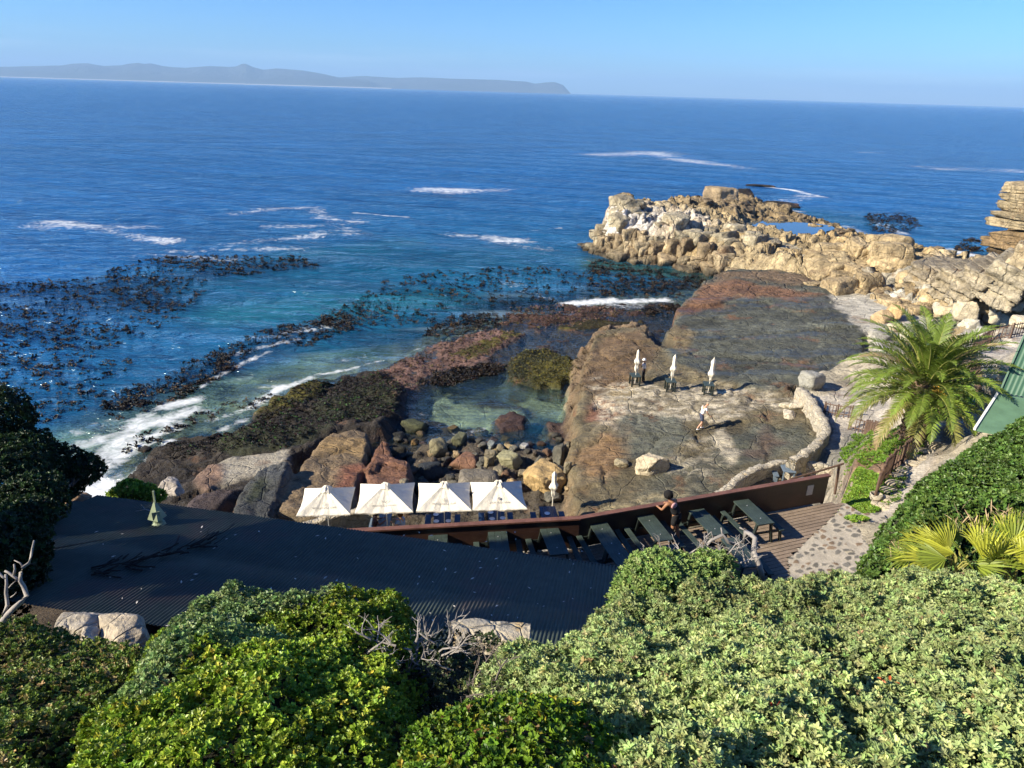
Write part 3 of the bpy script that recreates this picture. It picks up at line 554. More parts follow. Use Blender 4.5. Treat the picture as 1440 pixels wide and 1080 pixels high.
gl = n.new('ShaderNodeBsdfGlossy'); gl.inputs['Roughness'].default_value = .10; gl.inputs['Color'].default_value = (.85, .95, 1, 1); l.new(bp.outputs[0], gl.inputs['Normal'])
lw = n.new('ShaderNodeLayerWeight'); l.new(bp.outputs[0], lw.inputs['Normal'])          # Schlick, the same from both sides
pw5 = N(n, 'ShaderNodeMath', operation='POWER'); l.new(lw.outputs['Facing'], pw5.inputs[0]); pw5.inputs[1].default_value = 5
fr = N(n, 'ShaderNodeMath', operation='MULTIPLY_ADD'); l.new(pw5.outputs[0], fr.inputs[0]); fr.inputs[1].default_value = .98; fr.inputs[2].default_value = .02
m2 = n.new('ShaderNodeMixShader'); l.new(fr.outputs[0], m2.inputs[0]); l.new(mx.outputs[0], m2.inputs[1]); l.new(gl.outputs[0], m2.inputs[2])
fd_ = n.new('ShaderNodeBsdfDiffuse'); fd_.inputs[0].default_value = (.74, .76, .75, 1)
m3 = n.new('ShaderNodeMixShader'); l.new(f3.outputs[0], m3.inputs[0]); l.new(m2.outputs[0], m3.inputs[1]); l.new(fd_.outputs[0], m3.inputs[2])
l.new(m3.outputs[0], out.inputs[0]); n.remove(b); o.data.materials.append(m); M_SEA = m
# still water in the headland's rock pools
for i, (px, py, hp, rx, lb) in enumerate(((1105, 321, 2.05, 6.5, ''), (1087, 343, 2.5, 2.6, ''), (1165, 347, 2.6, 1.6, ''))):
    q0 = P(px, py, hp); a = np.linspace(0, 6.283, 40, endpoint=False); r = rx*1.1*(1+.15*np.sin(3*a+i)+.1*np.sin(5*a))
    v = np.c_[q0[0]+np.cos(a)*r, q0[1]+np.sin(a)*r*1.1, np.full(40, hp)]; v = np.vstack([v, [[q0[0], q0[1], hp]]])
    po = mk('rock_pool_water', v, np.array([(k, (k+1) % 40, 40) for k in range(40)]), None); tag(po, kind='structure')
    if i == 0:
        pm, pn, pl, pb = new_mat('pool_water'); pb.inputs['Base Color'].default_value = (.03, .06, .08, 1); pb.inputs['Roughness'].default_value = .03
    po.data.materials.append(pm)

# ------------------------------------------------------------------ far shore: mountains and beach
def far_range(name, pts, dist, thick, c, seed, base_h=0):
    """ridge line given as (px, py): a long heightfield standing on the sea at that distance"""
    px = np.array([p[0] for p in pts], float); py = np.array([p[1] for p in pts], float)
    t = np.linspace(px[0], px[-1], 260); yy = np.interp(t, px, py)
    rows = 26; V = []
    for j in range(rows):
        f = j/(rows-1)*2-1
        for a, b_ in zip(t, yy):
            d = ray(a, b_); k = (dist+thick*.0)/d[1]; top = np.array([0, 0, CAMH])+d*k
            x = top[0]*(1+f*thick/dist); y = dist*(1+f*thick/dist)
            prof = (1-abs(f))**.8
            nz = fbm(np.array([x/1100.]), np.array([y/1100.]), 5, seed, .6)[0]
            V.append((x, y, -8+(top[2]+8)*prof*(1+.55*nz*min(1, abs(f)*3))))
    n_ = len(t); i = np.arange((n_-1)*(rows-1)); r = i//(n_-1); k = i % (n_-1); a = r*n_+k
    o = mk(name, np.array(V), np.c_[a, a+1, a+n_+1, a+n_], c, smooth=False); tag(o, kind='structure'); return o
M_MTN = surf('mountain_ground', (.050, .056, .055), vary=((.0004, .7, 1.4), (.003, .8, 1.2)), bump=((.002, 60),), rough=.95)
far_range('far_mountains', [(-260, 94), (-100, 93), (0, 93), (40, 92.5), (85, 92), (100, 89.5), (122, 88), (145, 92), (170, 91), (182, 88), (194, 87), (203, 89), (212, 88.5), (228, 92), (260, 94.5), (290, 93), (322, 94), (332, 93.5), (341, 89), (345, 89), (356, 93.5), (370, 97), (388, 95.5), (410, 97), (430, 99), (452, 103), (475, 108), (520, 112)], 20000, 3000, M_MTN, 3)
far_range('far_headland', [(440, 112), (480, 108), (515, 106.5), (560, 109), (600, 108), (650, 110), (700, 112), (740, 114), (752, 117), (768, 115), (780, 114.5), (792, 119), (803, 132)], 21500, 2000, M_MTN, 9)
M_BEACH = surf('beach_sand', (.42, .42, .40), vary=((.002, .8, 1.2),), bump=(), rough=.9)
bv = []; 
for t in np.linspace(-260, 560, 80):
    for k, hgt_ in ((0, .4), (1, 5), (2, 16)):
        d = ray(t, 400); y = 16200+k*300+300*math.sin(t*.01); bv.append((d[0]/d[1]*y, y, hgt_))
i = np.arange(79*2); r = i//2; k = i % 2; a = r*3+k
tag(mk('far_beach', np.array(bv), np.c_[a, a+3, a+4, a+1], M_BEACH), kind='structure')

# ------------------------------------------------------------------ rocks in the surf
def rock(name, px, py, h, size, seed, c, lb=None, cat='rock', group=None, boxy=0, sub=4, rz=None, mat=None, sink=.35, strata=0., rough=.09, tilt=0., planes=13, kind=None):
    v, f = rock_geo(size, seed, sub, rz=rz, strata=strata, rough=rough, tilt=tilt, planes=planes, boxy=boxy)
    q = P(px, py, h); r = np.random.default_rng(seed)
    tone = 1+.35*fbm3(v*1.3+seed, 4, 5)
    cc = np.asarray(c)[None]*tone[:, None]
    if q[2] < 1.2: lo = sst(.35, -.05, v[:, 2]+q[2]+size[2]*(.5-sink))[:, None]; cc = cc*(1-.65*lo)
    o = mk(name, v, f, mat or M_ROCK, smooth=True, cols=np.c_[np.clip(cc, .005, .9), np.zeros(len(v))])
    o.location = (q[0], q[1], q[2]+size[2]*(.5-sink)); tag(o, lb, cat, group, kind); return o
rock('sea_rock', 1010, 285, 3.2, (7.5, 6.5, 5.0), 5, (.33, .25, .15), 'rounded brown rock knob topping the seaward edge of the headland', sub=5, rough=.14)
rock('sea_rock', 1050, 279, 0, (5.0, 5.0, 3.8), 6, (.022, .018, .016), 'tall black wet rock in white surf beyond the headland')
rock('sea_rock', 1062, 287, 0, (4.6, 3.4, 1.8), 7, (.022, .018, .016), 'small low black rock at the foot of the tall black rock in the surf')
rock('sea_rock', 1098, 291, 0, (9.5, 4, 1.9), 8, (.022, .018, .016), 'long low black rock in the surf seaward of the rock pool', rz=-.2)
rock('sea_rock', 1036, 287, 0, (3.4, 3.4, 2.4), 9, (.03, .024, .018), 'squat black rock close against the brown knob of the headland')
rock('sea_rock', 1070, 262, 0, (9, 3.0, .7), 10, (.022, .018, .016), 'flat black rock ledge barely above the breaking foam', rz=-.1)
rock('sea_rock', 826, 348, 0, (2.4, 1.8, .7), 12, (.03, .024, .018), 'small dark rock off the left tip of the headland')
rock('sea_rock', 205, 633, 0, (.9, .7, .4), 13, (.03, .024, .018), 'small dark rock in foam beside the weed-covered point')

# -- jointed sandstone blocks of the headland, welded into one mass
hb = []; hc = []; hf = []; nv = 0
def blocks(pts, h0, n_, smin, smax, c, seed, spread=1.0, flat=.8, rz=None):
    global nv
    r = np.random.default_rng(seed); w_ = pw(pts)
    for i in range(n_):
        t = r.uniform(0, len(w_)-1.001); k = int(t); a = w_[k]*(1-(t-k))+w_[k+1]*(t-k)
        s = r.uniform(smin, smax)*np.array([1, r.uniform(.6, 1.), r.uniform(.5, 1.1)*flat])
        v, f = rock_geo(s, seed*100+i, 4, rough=.11, boxy=.7, rz=(.3 if rz is None else rz)+r.normal()*.25, planes=5, tilt=r.normal()*.15)
        x, y = a[0]+r.normal()*spread, a[1]+r.normal()*spread
        g = ground(np.array([x]), np.array([y]))[0][0]
        v = v+np.array([x, y, max(g, -.2)+s[2]*r.uniform(-.38, -.02)])
        cc = np.array(c)*r.uniform(.7, 1.2)*(1+.3*fbm3(v*.9, 3, 7))[:, None]; lo = sst(1.1, .2, v[:, 2]+.4*vn3(v*.8, 3))[:, None]; cc = cc*(1-lo*.75)
        hb.append(v); hf.append(f+nv); hc.append(cc); nv += len(v)
blocks([(838, 350, .4), (880, 358, .4), (960, 370, .5), (1030, 378, .8)], 0, 46, 1.6, 3.2, (.27, .205, .12), 3, .6, 1.5)
blocks([(842, 344, 1), (880, 352, 1.2), (960, 362, 1.5), (1030, 370, 1.5)], 0, 50, 1.8, 3.4, (.29, .23, .14), 13, .8, 1.5)
blocks([(840, 335, 2), (858, 306, 4), (885, 288, 5.4), (930, 310, 5), (1000, 325, 4), (1060, 338, 3.4), (1120, 350, 3)], 0, 60, 1.6, 4.2, (.35, .30, .20), 4, 2.0, .7)
blocks([(1000, 295, 3), (1040, 300, 2), (1120, 310, 1.5), (1190, 330, 1.5), (1215, 340, 1.5), (1290, 353, 1.)], 0, 70, 1.0, 3.0, (.20, .15, .09), 5, 2.4, .6)
blocks([(1185, 352, 5), (1240, 362, 4.5), (1300, 380, 4.5), (1350, 395, 4.6), (1390, 410, 4.5)], 0, 46, 2.6, 6.0, (.38, .29, .16), 6, 1.6, .7, .2)
blocks([(1160, 385, 3), (1200, 395, 3), (1260, 415, 3.2), (1310, 430, 3.4), (1350, 440, 3.8)], 0, 50, 1.6, 4.4, (.37, .28, .155), 7, 1.6, .7, .2)
cc = np.concatenate(hc); o = mk('headland_rocks', np.concatenate(hb), np.concatenate(hf), M_HEAD, smooth=True, cols=np.c_[np.clip(cc, .005, .9), np.zeros(len(cc))]); tag(o, kind='structure')
# -- layered sea cliff at the right edge
hb = []; hc = []; hf = []; nv = 0
r = np.random.default_rng(12); base = P(1405, 366, 0)
for i in range(8):
    z0 = i*1.3
    for k in range(5):
        s = np.array([r.uniform(9, 12), r.uniform(8, 11), r.uniform(1.7, 2.2)])
        v, f = rock_geo(s, 900+i*10+k, 4, rough=.06, rz=r.normal()*.07+.35, planes=2, strata=.25, boxy=1.1, tilt=-.06)
        v = v+np.array([base[0]+5.4+k*7+z0*.12+r.normal()*.5, base[1]+5+k*5+r.normal()*.6, z0+.3-.02*k+r.normal()*.1])
        cc = np.array((.34, .27, .16) if i > 2 else (.22, .15, .075))*r.uniform(.75, 1.15)*(1+.35*fbm3(v*np.array([.5, .5, 3]), 4, 7))[:, None]; lo = sst(1.3, .2, v[:, 2])[:, None]; cc = cc*(1-lo*.6)
        hb.append(v); hf.append(f+nv); hc.append(cc); nv += len(v)
cc = np.concatenate(hc); o = mk('sea_cliff', np.concatenate(hb), np.concatenate(hf), M_HEAD, smooth=True, cols=np.c_[np.clip(cc, .005, .9), np.zeros(len(cc))]); tag(o, kind='structure')
# -- grey folded strata and pale tumbled rocks at the right
i = 0
for (px, py, h, sx, sy, sz, c, a, tl) in ((1315, 395, 3.8, 11, 4, 3.4, (.30, .25, .17), .75, .2), (1350, 400, 4.2, 12, 3.6, 3.6, (.31, .26, .175), .8, .25), (1385, 405, 4.8, 14, 4, 4.2, (.32, .27, .185), .82, .3), (1420, 400, 5.6, 14, 4.5, 4.6, (.32, .275, .19), .85, .3), (1445, 395, 6, 14, 5, 6, (.36, .29, .18), .9, .3)):
    rock('folded_strata', px, py, h, (sx, sy, sz), 60+i, c, kind='structure', cat=None, sub=5, rz=a, strata=.6, tilt=tl, rough=.08, boxy=1.2, planes=3, mat=M_HEAD); i += 1
# ================================================================== BUILT THINGS
def G(px, py, d0=9., d1=160.):           # where the photo's sight line meets the ground
    t = np.linspace(d0, d1, 500); p = np.array([0, 0, CAMH])+np.outer(t, ray(px, py))
    h = ground(p[:, 0], p[:, 1])[0]; b = np.nonzero(p[:, 2] < h)[0]; i = b[0] if len(b) else len(t)-1
    a = max(i-1, 0); t = np.linspace(t[a], t[i], 24); p = np.array([0, 0, CAMH])+np.outer(t, ray(px, py)); h = ground(p[:, 0], p[:, 1])[0]; b = np.nonzero(p[:, 2] <= h)[0]
    return p[b[0]] if len(b) else p[-1]
def gz(x, y): return float(ground(np.array([float(x)]), np.array([float(y)]))[0][0])
DZ = 7.7
M_DECK = surf('deck_wood', (.23, .175, .13), rough=.75, stretch=(1, 1, 1), vary=((1.5, .75, 1.25), (14, .8, 1.2)), bump=((25, .006),))
M_BRWOOD = surf('stained_wood', (.042, .020, .013), rough=.42, vary=((1.2, .7, 1.3), (9, .8, 1.25)), bump=((18, .004),), spec=.5)
M_CAPWOOD = surf('worn_red_wood', (.16, .075, .05), rough=.5, vary=((2, .7, 1.3), (14, .8, 1.2)), bump=((20, .004),))
M_TABLE = surf('dark_green_plank', (.040, .056, .048), rough=.5, vary=((3, .7, 1.35), (20, .8, 1.25)), bump=((30, .003),), tint=((5, (.12, .12, .10), .68, .8),))
M_TLEG = surf('dark_green_frame', (.02, .027, .023), rough=.55, vary=((5, .8, 1.2),), bump=())
M_STEEL = surf('dull_steel', (.5, .5, .48), rough=.4, metal=.6, vary=(), bump=())
M_ROOF = surf('corrugated_sheet', (.042, .054, .044), rough=.6, vary=((.35, .75, 1.3), (3, .8, 1.2)), bump=((.7, .02),), spec=.2, tint=((.5, (.075, .052, .045), .50, .68), (2.2, (.09, .085, .075), .66, .8)))
M_VENT = surf('pale_green_sheet', (.24, .29, .19), rough=.5, vary=((4, .75, 1.2),), bump=((20, .003),), tint=((6, (.2, .22, .14), .58, .7),))
M_CANVAS = surf('cream_canvas', (.83, .77, .63), rough=.8, vary=((1.5, .93, 1.04), (6, .95, 1.03)), bump=((3, .05), (9, .012)), trans=.12)
M_PRINT = surf('grey_print', (.30, .28, .25), rough=.8, vary=(), bump=())
M_WALLST = surf('mortared_stone', (.42, .37, .28), rough=.85, vary=((2, .8, 1.2), (9, .8, 1.2)), bump=((5, .05), (20, .015)), cracks=((3.2, .05, .09),), tint=((3, (.5, .37, .19), .58, .68),))
M_STONE = surf('weathered_stone', rough=.85, attr=True, vary=((2, .75, 1.3), (9, .8, 1.25)), bump=((3, .10), (14, .03)), cracks=((1.6, .03, .04),))
M_STAKE = surf('weathered_stake', (.12, .075, .052), rough=.8, vary=((4, .6, 1.4),), bump=((30, .004),))
M_PLATE = surf('white_ceramic', (.75, .75, .74), rough=.25, vary=(), bump=())
M_NAVY = surf('navy_table_paint', (.018, .035, .075), rough=.4, vary=((5, .8, 1.2),), bump=())
M_GREYBLUE = surf('grey_blue_plank', (.13, .17, .21), rough=.6, vary=((5, .8, 1.2),), bump=((30, .003),))
M_CLAY = surf('brown_walling', (.09, .06, .045), rough=.8)
M_PAPER = surf('paper_notice', (.55, .52, .46), rough=.7, vary=((20, .8, 1.1),), bump=())
M_PAVE = surf('cobbled_paving', rough=.85, attr=True, vary=((3, .85, 1.15), (18, .85, 1.15)), bump=((8, .02), (40, .008)))
M_GRROOF = surf('green_corrugated', (.062, .135, .085), rough=.45, vary=((.8, .85, 1.15),), bump=())
M_GRFLAT = surf('green_flashing', (.11, .20, .12), rough=.5, vary=((2, .85, 1.15),), bump=((10, .003),))
M_GUTTER = surf('white_gutter', (.7, .7, .66), rough=.4, vary=(), bump=())

# -- deck: boards clipped to the deck's outline
RA, RK, RB = P(520, 745.5, DZ+1.02), P(815, 729, DZ+1.02), P(1166, 668.5, DZ+1.02)
R0 = RA+(RA-RK)*.8
DP = np.array([R0[:2], RK[:2], RB[:2], P(1188, 708, DZ)[:2], P(1160, 738, DZ)[:2], P(1108, 785, DZ)[:2], [7.3, 14.6], [-7.5, 14.0]])
dk = empty('wooden_deck', (RK[0], RK[1], DZ)); tag(dk, 'weathered brown plank deck carrying the green picnic tables above the rocks', 'deck')
def loc(v, o): return np.asarray(v, float)-np.array(o.location)
mb = MB(); ang = math.radians(21); ca, sa = math.cos(ang), math.sin(ang)
uv = DP@np.array([[ca, -sa], [sa, ca]]); w_ = .145; k = 0
for v0 in np.arange(uv[:, 1].min(), uv[:, 1].max(), w_):
    vm = v0+w_/2; xs_ = []
    for i in range(len(uv)):
        a, b_ = uv[i], uv[(i+1) % len(uv)]
        if (a[1] > vm) != (b_[1] > vm): xs_.append(a[0]+(b_[0]-a[0])*(vm-a[1])/(b_[1]-a[1]))
    xs_.sort()
    for i in range(0, len(xs_)-1, 2):
        u = xs_[i]
        while u < xs_[i+1]-.05:
            e = min(xs_[i+1], u+2.4+1.5*random.random()); c_ = ((u+e)/2, vm); x = c_[0]*ca-c_[1]*sa; y = c_[0]*sa+c_[1]*ca
            mb.box(loc((x, y, DZ-.018-.003*random.random()), dk), (e-u-.006, w_-.018, .035), rz=ang); u = e
mb.build('boards', M_DECK, dk)
mb = MB()
for v0 in np.arange(-5.5, 11, 1.2):
    mb.box(loc((v0*ca-16.2*sa*0-4.5*sa, 0, 0), dk)*0+loc((v0+1.0, 15.2+v0*.25, DZ-.16), dk), (.1, 3.0, .2), rz=ang)
mb.build('joists', M_CLAY, dk)
# -- boarded balustrade with a flat cap
rl = empty('deck_balustrade', (RK[0], RK[1], DZ)); tag(rl, 'long dark board balustrade with flat reddish cap along the seaward side of the deck', 'balustrade')
bd, cp = MB(), MB()
for a, b_ in ((R0, RK), (RK, RB)):
    for j in range(3): bd.beam(loc((a[0], a[1], DZ+.19+j*.325), rl), loc((b_[0], b_[1], DZ+.19+j*.325), rl), .04, .3235)
    cp.beam(loc((a[0], a[1], DZ+1.035), rl), loc((b_[0], b_[1], DZ+1.035), rl), .17, .045)
    n_ = int(np.hypot(*(b_-a)[:2])/1.9)
    for i in range(n_+1):
        q0 = a+(b_-a)*i/n_; MB().box(loc((q0[0]-.02, q0[1]+.08, DZ+.42), rl), (.09, .09, 1.0)).build('post', M_BRWOOD, rl)
bd.build('boards', M_BRWOOD, rl); cp.build('cap_rail', M_CAPWOOD, rl)
a = P(1133, 684, DZ+.62); RD = (RB-RK)[:2]; RD /= np.hypot(*RD)
mb = MB(); mb.box((0, 0, 0), (.24, .012, .36), rz=math.atan2(RD[1], RD[0]))
t = (a[:2]-RK[:2])@RD; c_ = RK[:2]+RD*t; nrm = np.array([RD[1], -RD[0]])
o = mb.build('notice', M_PAPER); o.location = (c_[0]+nrm[0]*.03, c_[1]+nrm[1]*.03, DZ+.6); tag(o, 'pale paper notice fixed to the inside of the dark deck balustrade', 'notice')
# handrail running on beyond the balustrade
hr = empty('handrail', P(1178, 677, 5.2)); tag(hr, 'brown pole handrail on one post sloping down past the end of the deck balustrade', 'handrail')
mb = MB(); mb.tube([loc(P(1110, 674, 5.9), hr), loc(P(1150, 663, 6.0), hr), loc(P(1186, 652, 6.15), hr)], .045); mb.build('rail', M_STAKE, hr)
mb = MB(); mb.tube([(0, 0, -.6), loc(P(1180, 655, 6.1), hr)], .055); mb.build('post', M_STAKE, hr)

# -- picnic tables
def picnic(L=1.35, Wd=.54, mt=M_TABLE, name='picnic_table'):
    o = empty(name); 
    tp = MB()
    for j in (-1, 0, 1): tp.box((0, j*Wd/3, .735), (L, Wd/3-.006, .036))
    t_ = tp.build('tabletop', mt, o)
    for x in (-.25, .28): MB().lathe([(0, .0), (.018, 0), (.018, .012), (0, .014)], (x*L, 0, .753), 8).build('bolt_cap', M_STEEL, t_)
    for s in (-1, 1):
        b_ = MB(); b_.box((0, s*.60, .425), (L, .16, .036)); b_.build('bench', mt, o)
    for e in (-1, 1):
        lg = MB(); x = e*(L/2-.1)
        for s in (-1, 1):
            lg.beam((x, s*Wd*.42, .715), (x, s*(Wd*.42+.13), .0), .06, .085)
            lg.beam((x, s*.60, .405), (x, s*.66, 0.0), .06, .085)
        lg.beam((x, -.66, .375), (x, .66, .375), .045, .06); lg.beam((x, -Wd*.48, .69), (x, Wd*.48, .69), .045, .05)
        lg.build('leg_frame', M_TLEG if mt is M_TABLE else mt, o)
    return o
TB = [((1042, 703), (1072, 731), 'green picnic table farthest right on the deck with its shadow on open boards'),
      ((979, 716.5), (1004, 742), 'green picnic table right of the standing woman, second from the right end of the deck'),
      ((906.5, 723.5), (931.5, 755), 'green picnic table immediately left of the standing woman on the deck'),
      ((841, 735), (862, 767.5), 'green picnic table two places left of the woman, set end to end with another'),
      ((771, 740), (786, 777), 'green picnic table between the end-to-end pair and the table cut off by the roof'),
      ((699, 745), (704, 781), 'green picnic table half hidden by the corrugated roof edge, fourth place left of the woman'),
      ((616, 749.5), (614, 790), 'green picnic table leftmost on the deck, mostly hidden under the roof edge'),
      ((863, 769), (889, 803), 'green picnic table nearest the roof corner, end to end behind the one by the balustrade'),
      ((939, 766), (960, 797), 'green picnic table in the nearer row showing just above the sage bush near the woman'),
      ((1026, 756), (1050, 786), 'green picnic table in the nearer row half hidden by bare twigs')]
pt = None
for i, (a, b_, lb) in enumerate(TB):
    a = P(*a, DZ+.753); b_ = P(*b_, DZ+.753); c_ = (a+b_)/2; rz = math.atan2(b_[1]-a[1], b_[0]-a[0]); ln = 1.35
    d_ = (b_-a)/np.linalg.norm(b_-a); c_ = a+d_*ln/2 if i < 7 else a+d_*ln/2
    o = picnic() if pt is None else dup(pt); pt = pt or o
    o.location = (c_[0], c_[1], DZ); o.rotation_euler = (0, 0, rz); tag(o, lb, 'picnic table', 'picnic tables on the deck')

# -- the long corrugated roof
E0, E1 = P(144, 697, 10.1), P(868.5, 795.5, 10.1)
ue = (E1-E0); Le = np.linalg.norm(ue); ue /= Le; ur = np.array([ue[1], -ue[0], 0]); sl = math.tan(math.radians(11))
lodge = empty('restaurant_building', ((E0+E1)/2-np.array([0, 0, 2.5]))); tag(lodge, 'low restaurant building under a long dark corrugated roof sloping to the deck', 'building')
def RP(u, v, dz=0): p = E0+ue*u+ur*v; return np.array([p[0], p[1], 10.1+v*sl+dz])
pitch = .076; nu = int((Le+6)/pitch*5); us = np.linspace(-5.0, Le, nu); vs = np.array([0, .5, 1.0, 1.6, 2.2, 2.44, 2.45, 3.0, 3.6, 4.2, 4.9])
V = []; 
sh = math.tan(math.radians(7))                      # ribs run a little off square to the eave
for v in vs:
    off = v*sh
    for u in us:
        uu = u-0
        V.append(RP(uu-off*0, v, .0135*math.sin(2*math.pi*(uu)/pitch)+(.014 if v > 2.445 else 0)+.012*math.sin(v*1.1+u*.35)))
V = np.array(V); i = np.arange((nu-1)*(len(vs)-1)); r_ = i//(nu-1); k = i % (nu-1); a = r_*nu+k; q = np.c_[a, a+1, a+nu+1, a+nu]
# the left end is cut at an angle
d1 = P(60, 716, 10.35)-E0; lim = []
ctr = V[q].mean(1); rel = ctr-E0; side = d1[0]*rel[:, 1]-d1[1]*rel[:, 0]
q = q[side > 0] if (side > 0).sum() > (side < 0).sum() else q[side < 0]
mk('roof', loc(V, lodge), q, M_ROOF, lodge, smooth=True)
mb = MB(); mb.beam(loc(RP(0.3, .02, -.06), lodge), loc(RP(Le, .02, -.06), lodge), .03, .11); mb.beam(loc(RP(Le-.02, 0, -.07), lodge), loc(RP(Le-.02, 4.8, -.07), lodge), .03, .11); mb.build('fascia', M_BRWOOD, lodge)
mb = MB(); c_ = (RP(1.5, 1.2)+RP(Le-1.0, 3.6))/2; mb.box(loc((c_[0], c_[1], 8.9), lodge), (Le-4.0, 2.2, 2.2), rz=math.atan2(ue[1], ue[0])); mb.build('wall', M_CLAY, lodge)
# roof vent: a shaft, a four-sided peaked hood and a baffle fin
a = P(223, 737, 10.3); t = (a-E0)@ur; 
for _ in range(4): a = P(223, 737, 10.1+max(t, 0)*sl); t = (a-E0)@ur
vt_ = empty('roof_vent', a-np.array(lodge.location)); vt_.parent = lodge; tag(vt_, 'pale green peaked metal ventilator standing on the corrugated roof')
bpy.data.objects.remove(vt_)
mb = MB(); o_ = loc(a, lodge)
mb.lathe([(.18, -.05), (.14, .05), (.10, .08), (.10, .2)], o_, 14)
for k_, (r1, r2, z1, z2) in enumerate(((.21, .005, .18, .66),)):
    n4 = 4; A = math.radians(28); pv_ = [(o_[0]+r1*math.cos(A+j*math.pi/2), o_[1]+r1*math.sin(A+j*math.pi/2), o_[2]+z1) for j in range(4)]+[(o_[0], o_[1], o_[2]+z2)]+[(o_[0]+.11*math.cos(A+j*math.pi/2), o_[1]+.11*math.sin(A+j*math.pi/2), o_[2]+z1-.05) for j in range(4)]
    mb.add(pv_, [(j, (j+1) % 4, 5+(j+1) % 4, 5+j) for j in range(4)], [(j, (j+1) % 4, 4) for j in range(4)])
mb.box(o_+np.array([.04, -.10, .30]), (.17, .03, .20), rz=.5)
mb.beam(o_+np.array([0, 0, .3]), o_+np.array([.02, 0, .90]), .04, .04)
vv_ = mb.build('roof_vent', M_VENT, lodge)
# wind-blown debris on the roof
M_TWIG = surf('grey_dead_wood', (.30, .275, .25), rough=.85, vary=((8, .7, 1.2),), bump=((40, .003),))
M_DTWIG = surf('dark_dead_wood', (.028, .022, .018), rough=.9, vary=((8, .7, 1.2),), bump=())
def roofpt(px, py, dz=.04):
    t = 0
    for _ in range(6): a = P(px, py, 10.1+max(t, 0)*sl+dz); t = (a-E0)@ur
    return a
mb = MB(); rr = random.Random(3)
for j in range(46):
    f = rr.random(); a = roofpt(115+190*f+rr.gauss(0, 6), 806-46*f+rr.gauss(0, 3)); th = rr.gauss(.35, .5); l_ = rr.uniform(.15, .6)
    mb.tube([a, a+np.array([math.cos(th)*l_*.5, math.sin(th)*l_*.5, .03]), a+np.array([math.cos(th+.3)*l_, math.sin(th+.3)*l_, .01])], rr.uniform(.008, .022), 5)
tag(mb.build('fallen_branches', M_DTWIG), 'dark heap of fallen branches lying across the corrugated roof', 'branches')
mb = MB()
a = roofpt(190, 719, .08); mb.tube([a, a+np.array([.25, .02, .05]), a+np.array([.5, -.04, .02]), a+np.array([.8, -.1, .06])], [.006, .014, .012, .006], 5); mb.tube([a+np.array([.25, .02, .05]), a+np.array([.1, .12, .12])], .007, 5)
tag(mb.build('fallen_branch', M_TWIG), 'single pale fallen branch beside the roof vent', 'branch')

# -- square canvas umbrellas on the lower terrace
def canopy_mesh(S_, rise, seed):
    R_, K_ = 16, 14; v = []                        # square rings from the peak outwards, so the four ridges stay crisp
    for i in range(R_+1):
        m_ = .02+.98*i/R_
        for sd in range(4):
            for k in range(K_):
                t = -1+2*k/K_; x, y = ((t, -1), (1, t), (-t, 1), (-1, -t))[sd]; k_ = abs(t)
                inw = 1-.05*(1-k_**2)*m_; wr = .020*math.sin(t*13+seed+sd*2)*m_*(1-k_**2)+.014*math.sin(t*5+seed*1.7+sd+m_*6)*(1-k_**2)
                v.append((x*m_*S_/2*inw, y*m_*S_/2*inw, rise*(1-m_)-.055*math.sin(m_*3.14)*(1-k_**2)*.9-.05*m_*(1-k_**2)+wr))
    n_ = 4*K_
    for k in range(n_): x, y, z = v[R_*n_+k]; v.append((x, y, z-.05-.012*math.sin(k*1.3+seed)))
    q = [(i*n_+k, i*n_+(k+1) % n_, (i+1)*n_+(k+1) % n_, (i+1)*n_+k) for i in range(R_+1) for k in range(n_)]
    return np.array(v), np.array(q)
def text_mesh(name, s, size, mat, parent, M):
    cu = bpy.data.curves.new(name, 'FONT'); cu.body = s; cu.size = size; cu.align_x = 'CENTER'; cu.extrude = .0015; cu.space_character = 1.15
    t_ = bpy.data.objects.new(name, cu); col.objects.link(t_); dg = bpy.context.evaluated_depsgraph_get(); me = bpy.data.meshes.new_from_object(t_.evaluated_get(dg)); bpy.data.objects.remove(t_)
    o = bpy.data.objects.new(name, me); me.materials.append(mat); link(o, parent); o.matrix_local = M; return o
UM = [((408, 724.5), (484, 722.5), (506, 685), (438, 687.5), 'BENGUELA COVE', 'ring', 'cream square umbrella standing apart at the left end of the terrace row'),
      ((499.5, 721.5), (579, 719.5), (583, 678.5), (508, 680.5), 'HERMANUSPIETERSFONTEIN', 'horn', 'cream square umbrella second from the left over the seated people, curved horn emblem'),
      ((585, 719), (663, 716.5), (661, 679), (589, 679.5), 'BENGUELA COVE', 'ring', 'cream square umbrella third from the left, touching the last one of the row'),
      ((665, 717), (739.5, 715), (734, 676.5), (662, 678.5), 'CREATION WINES', 'tree', 'cream square umbrella at the right end of the row, small tree emblem')]
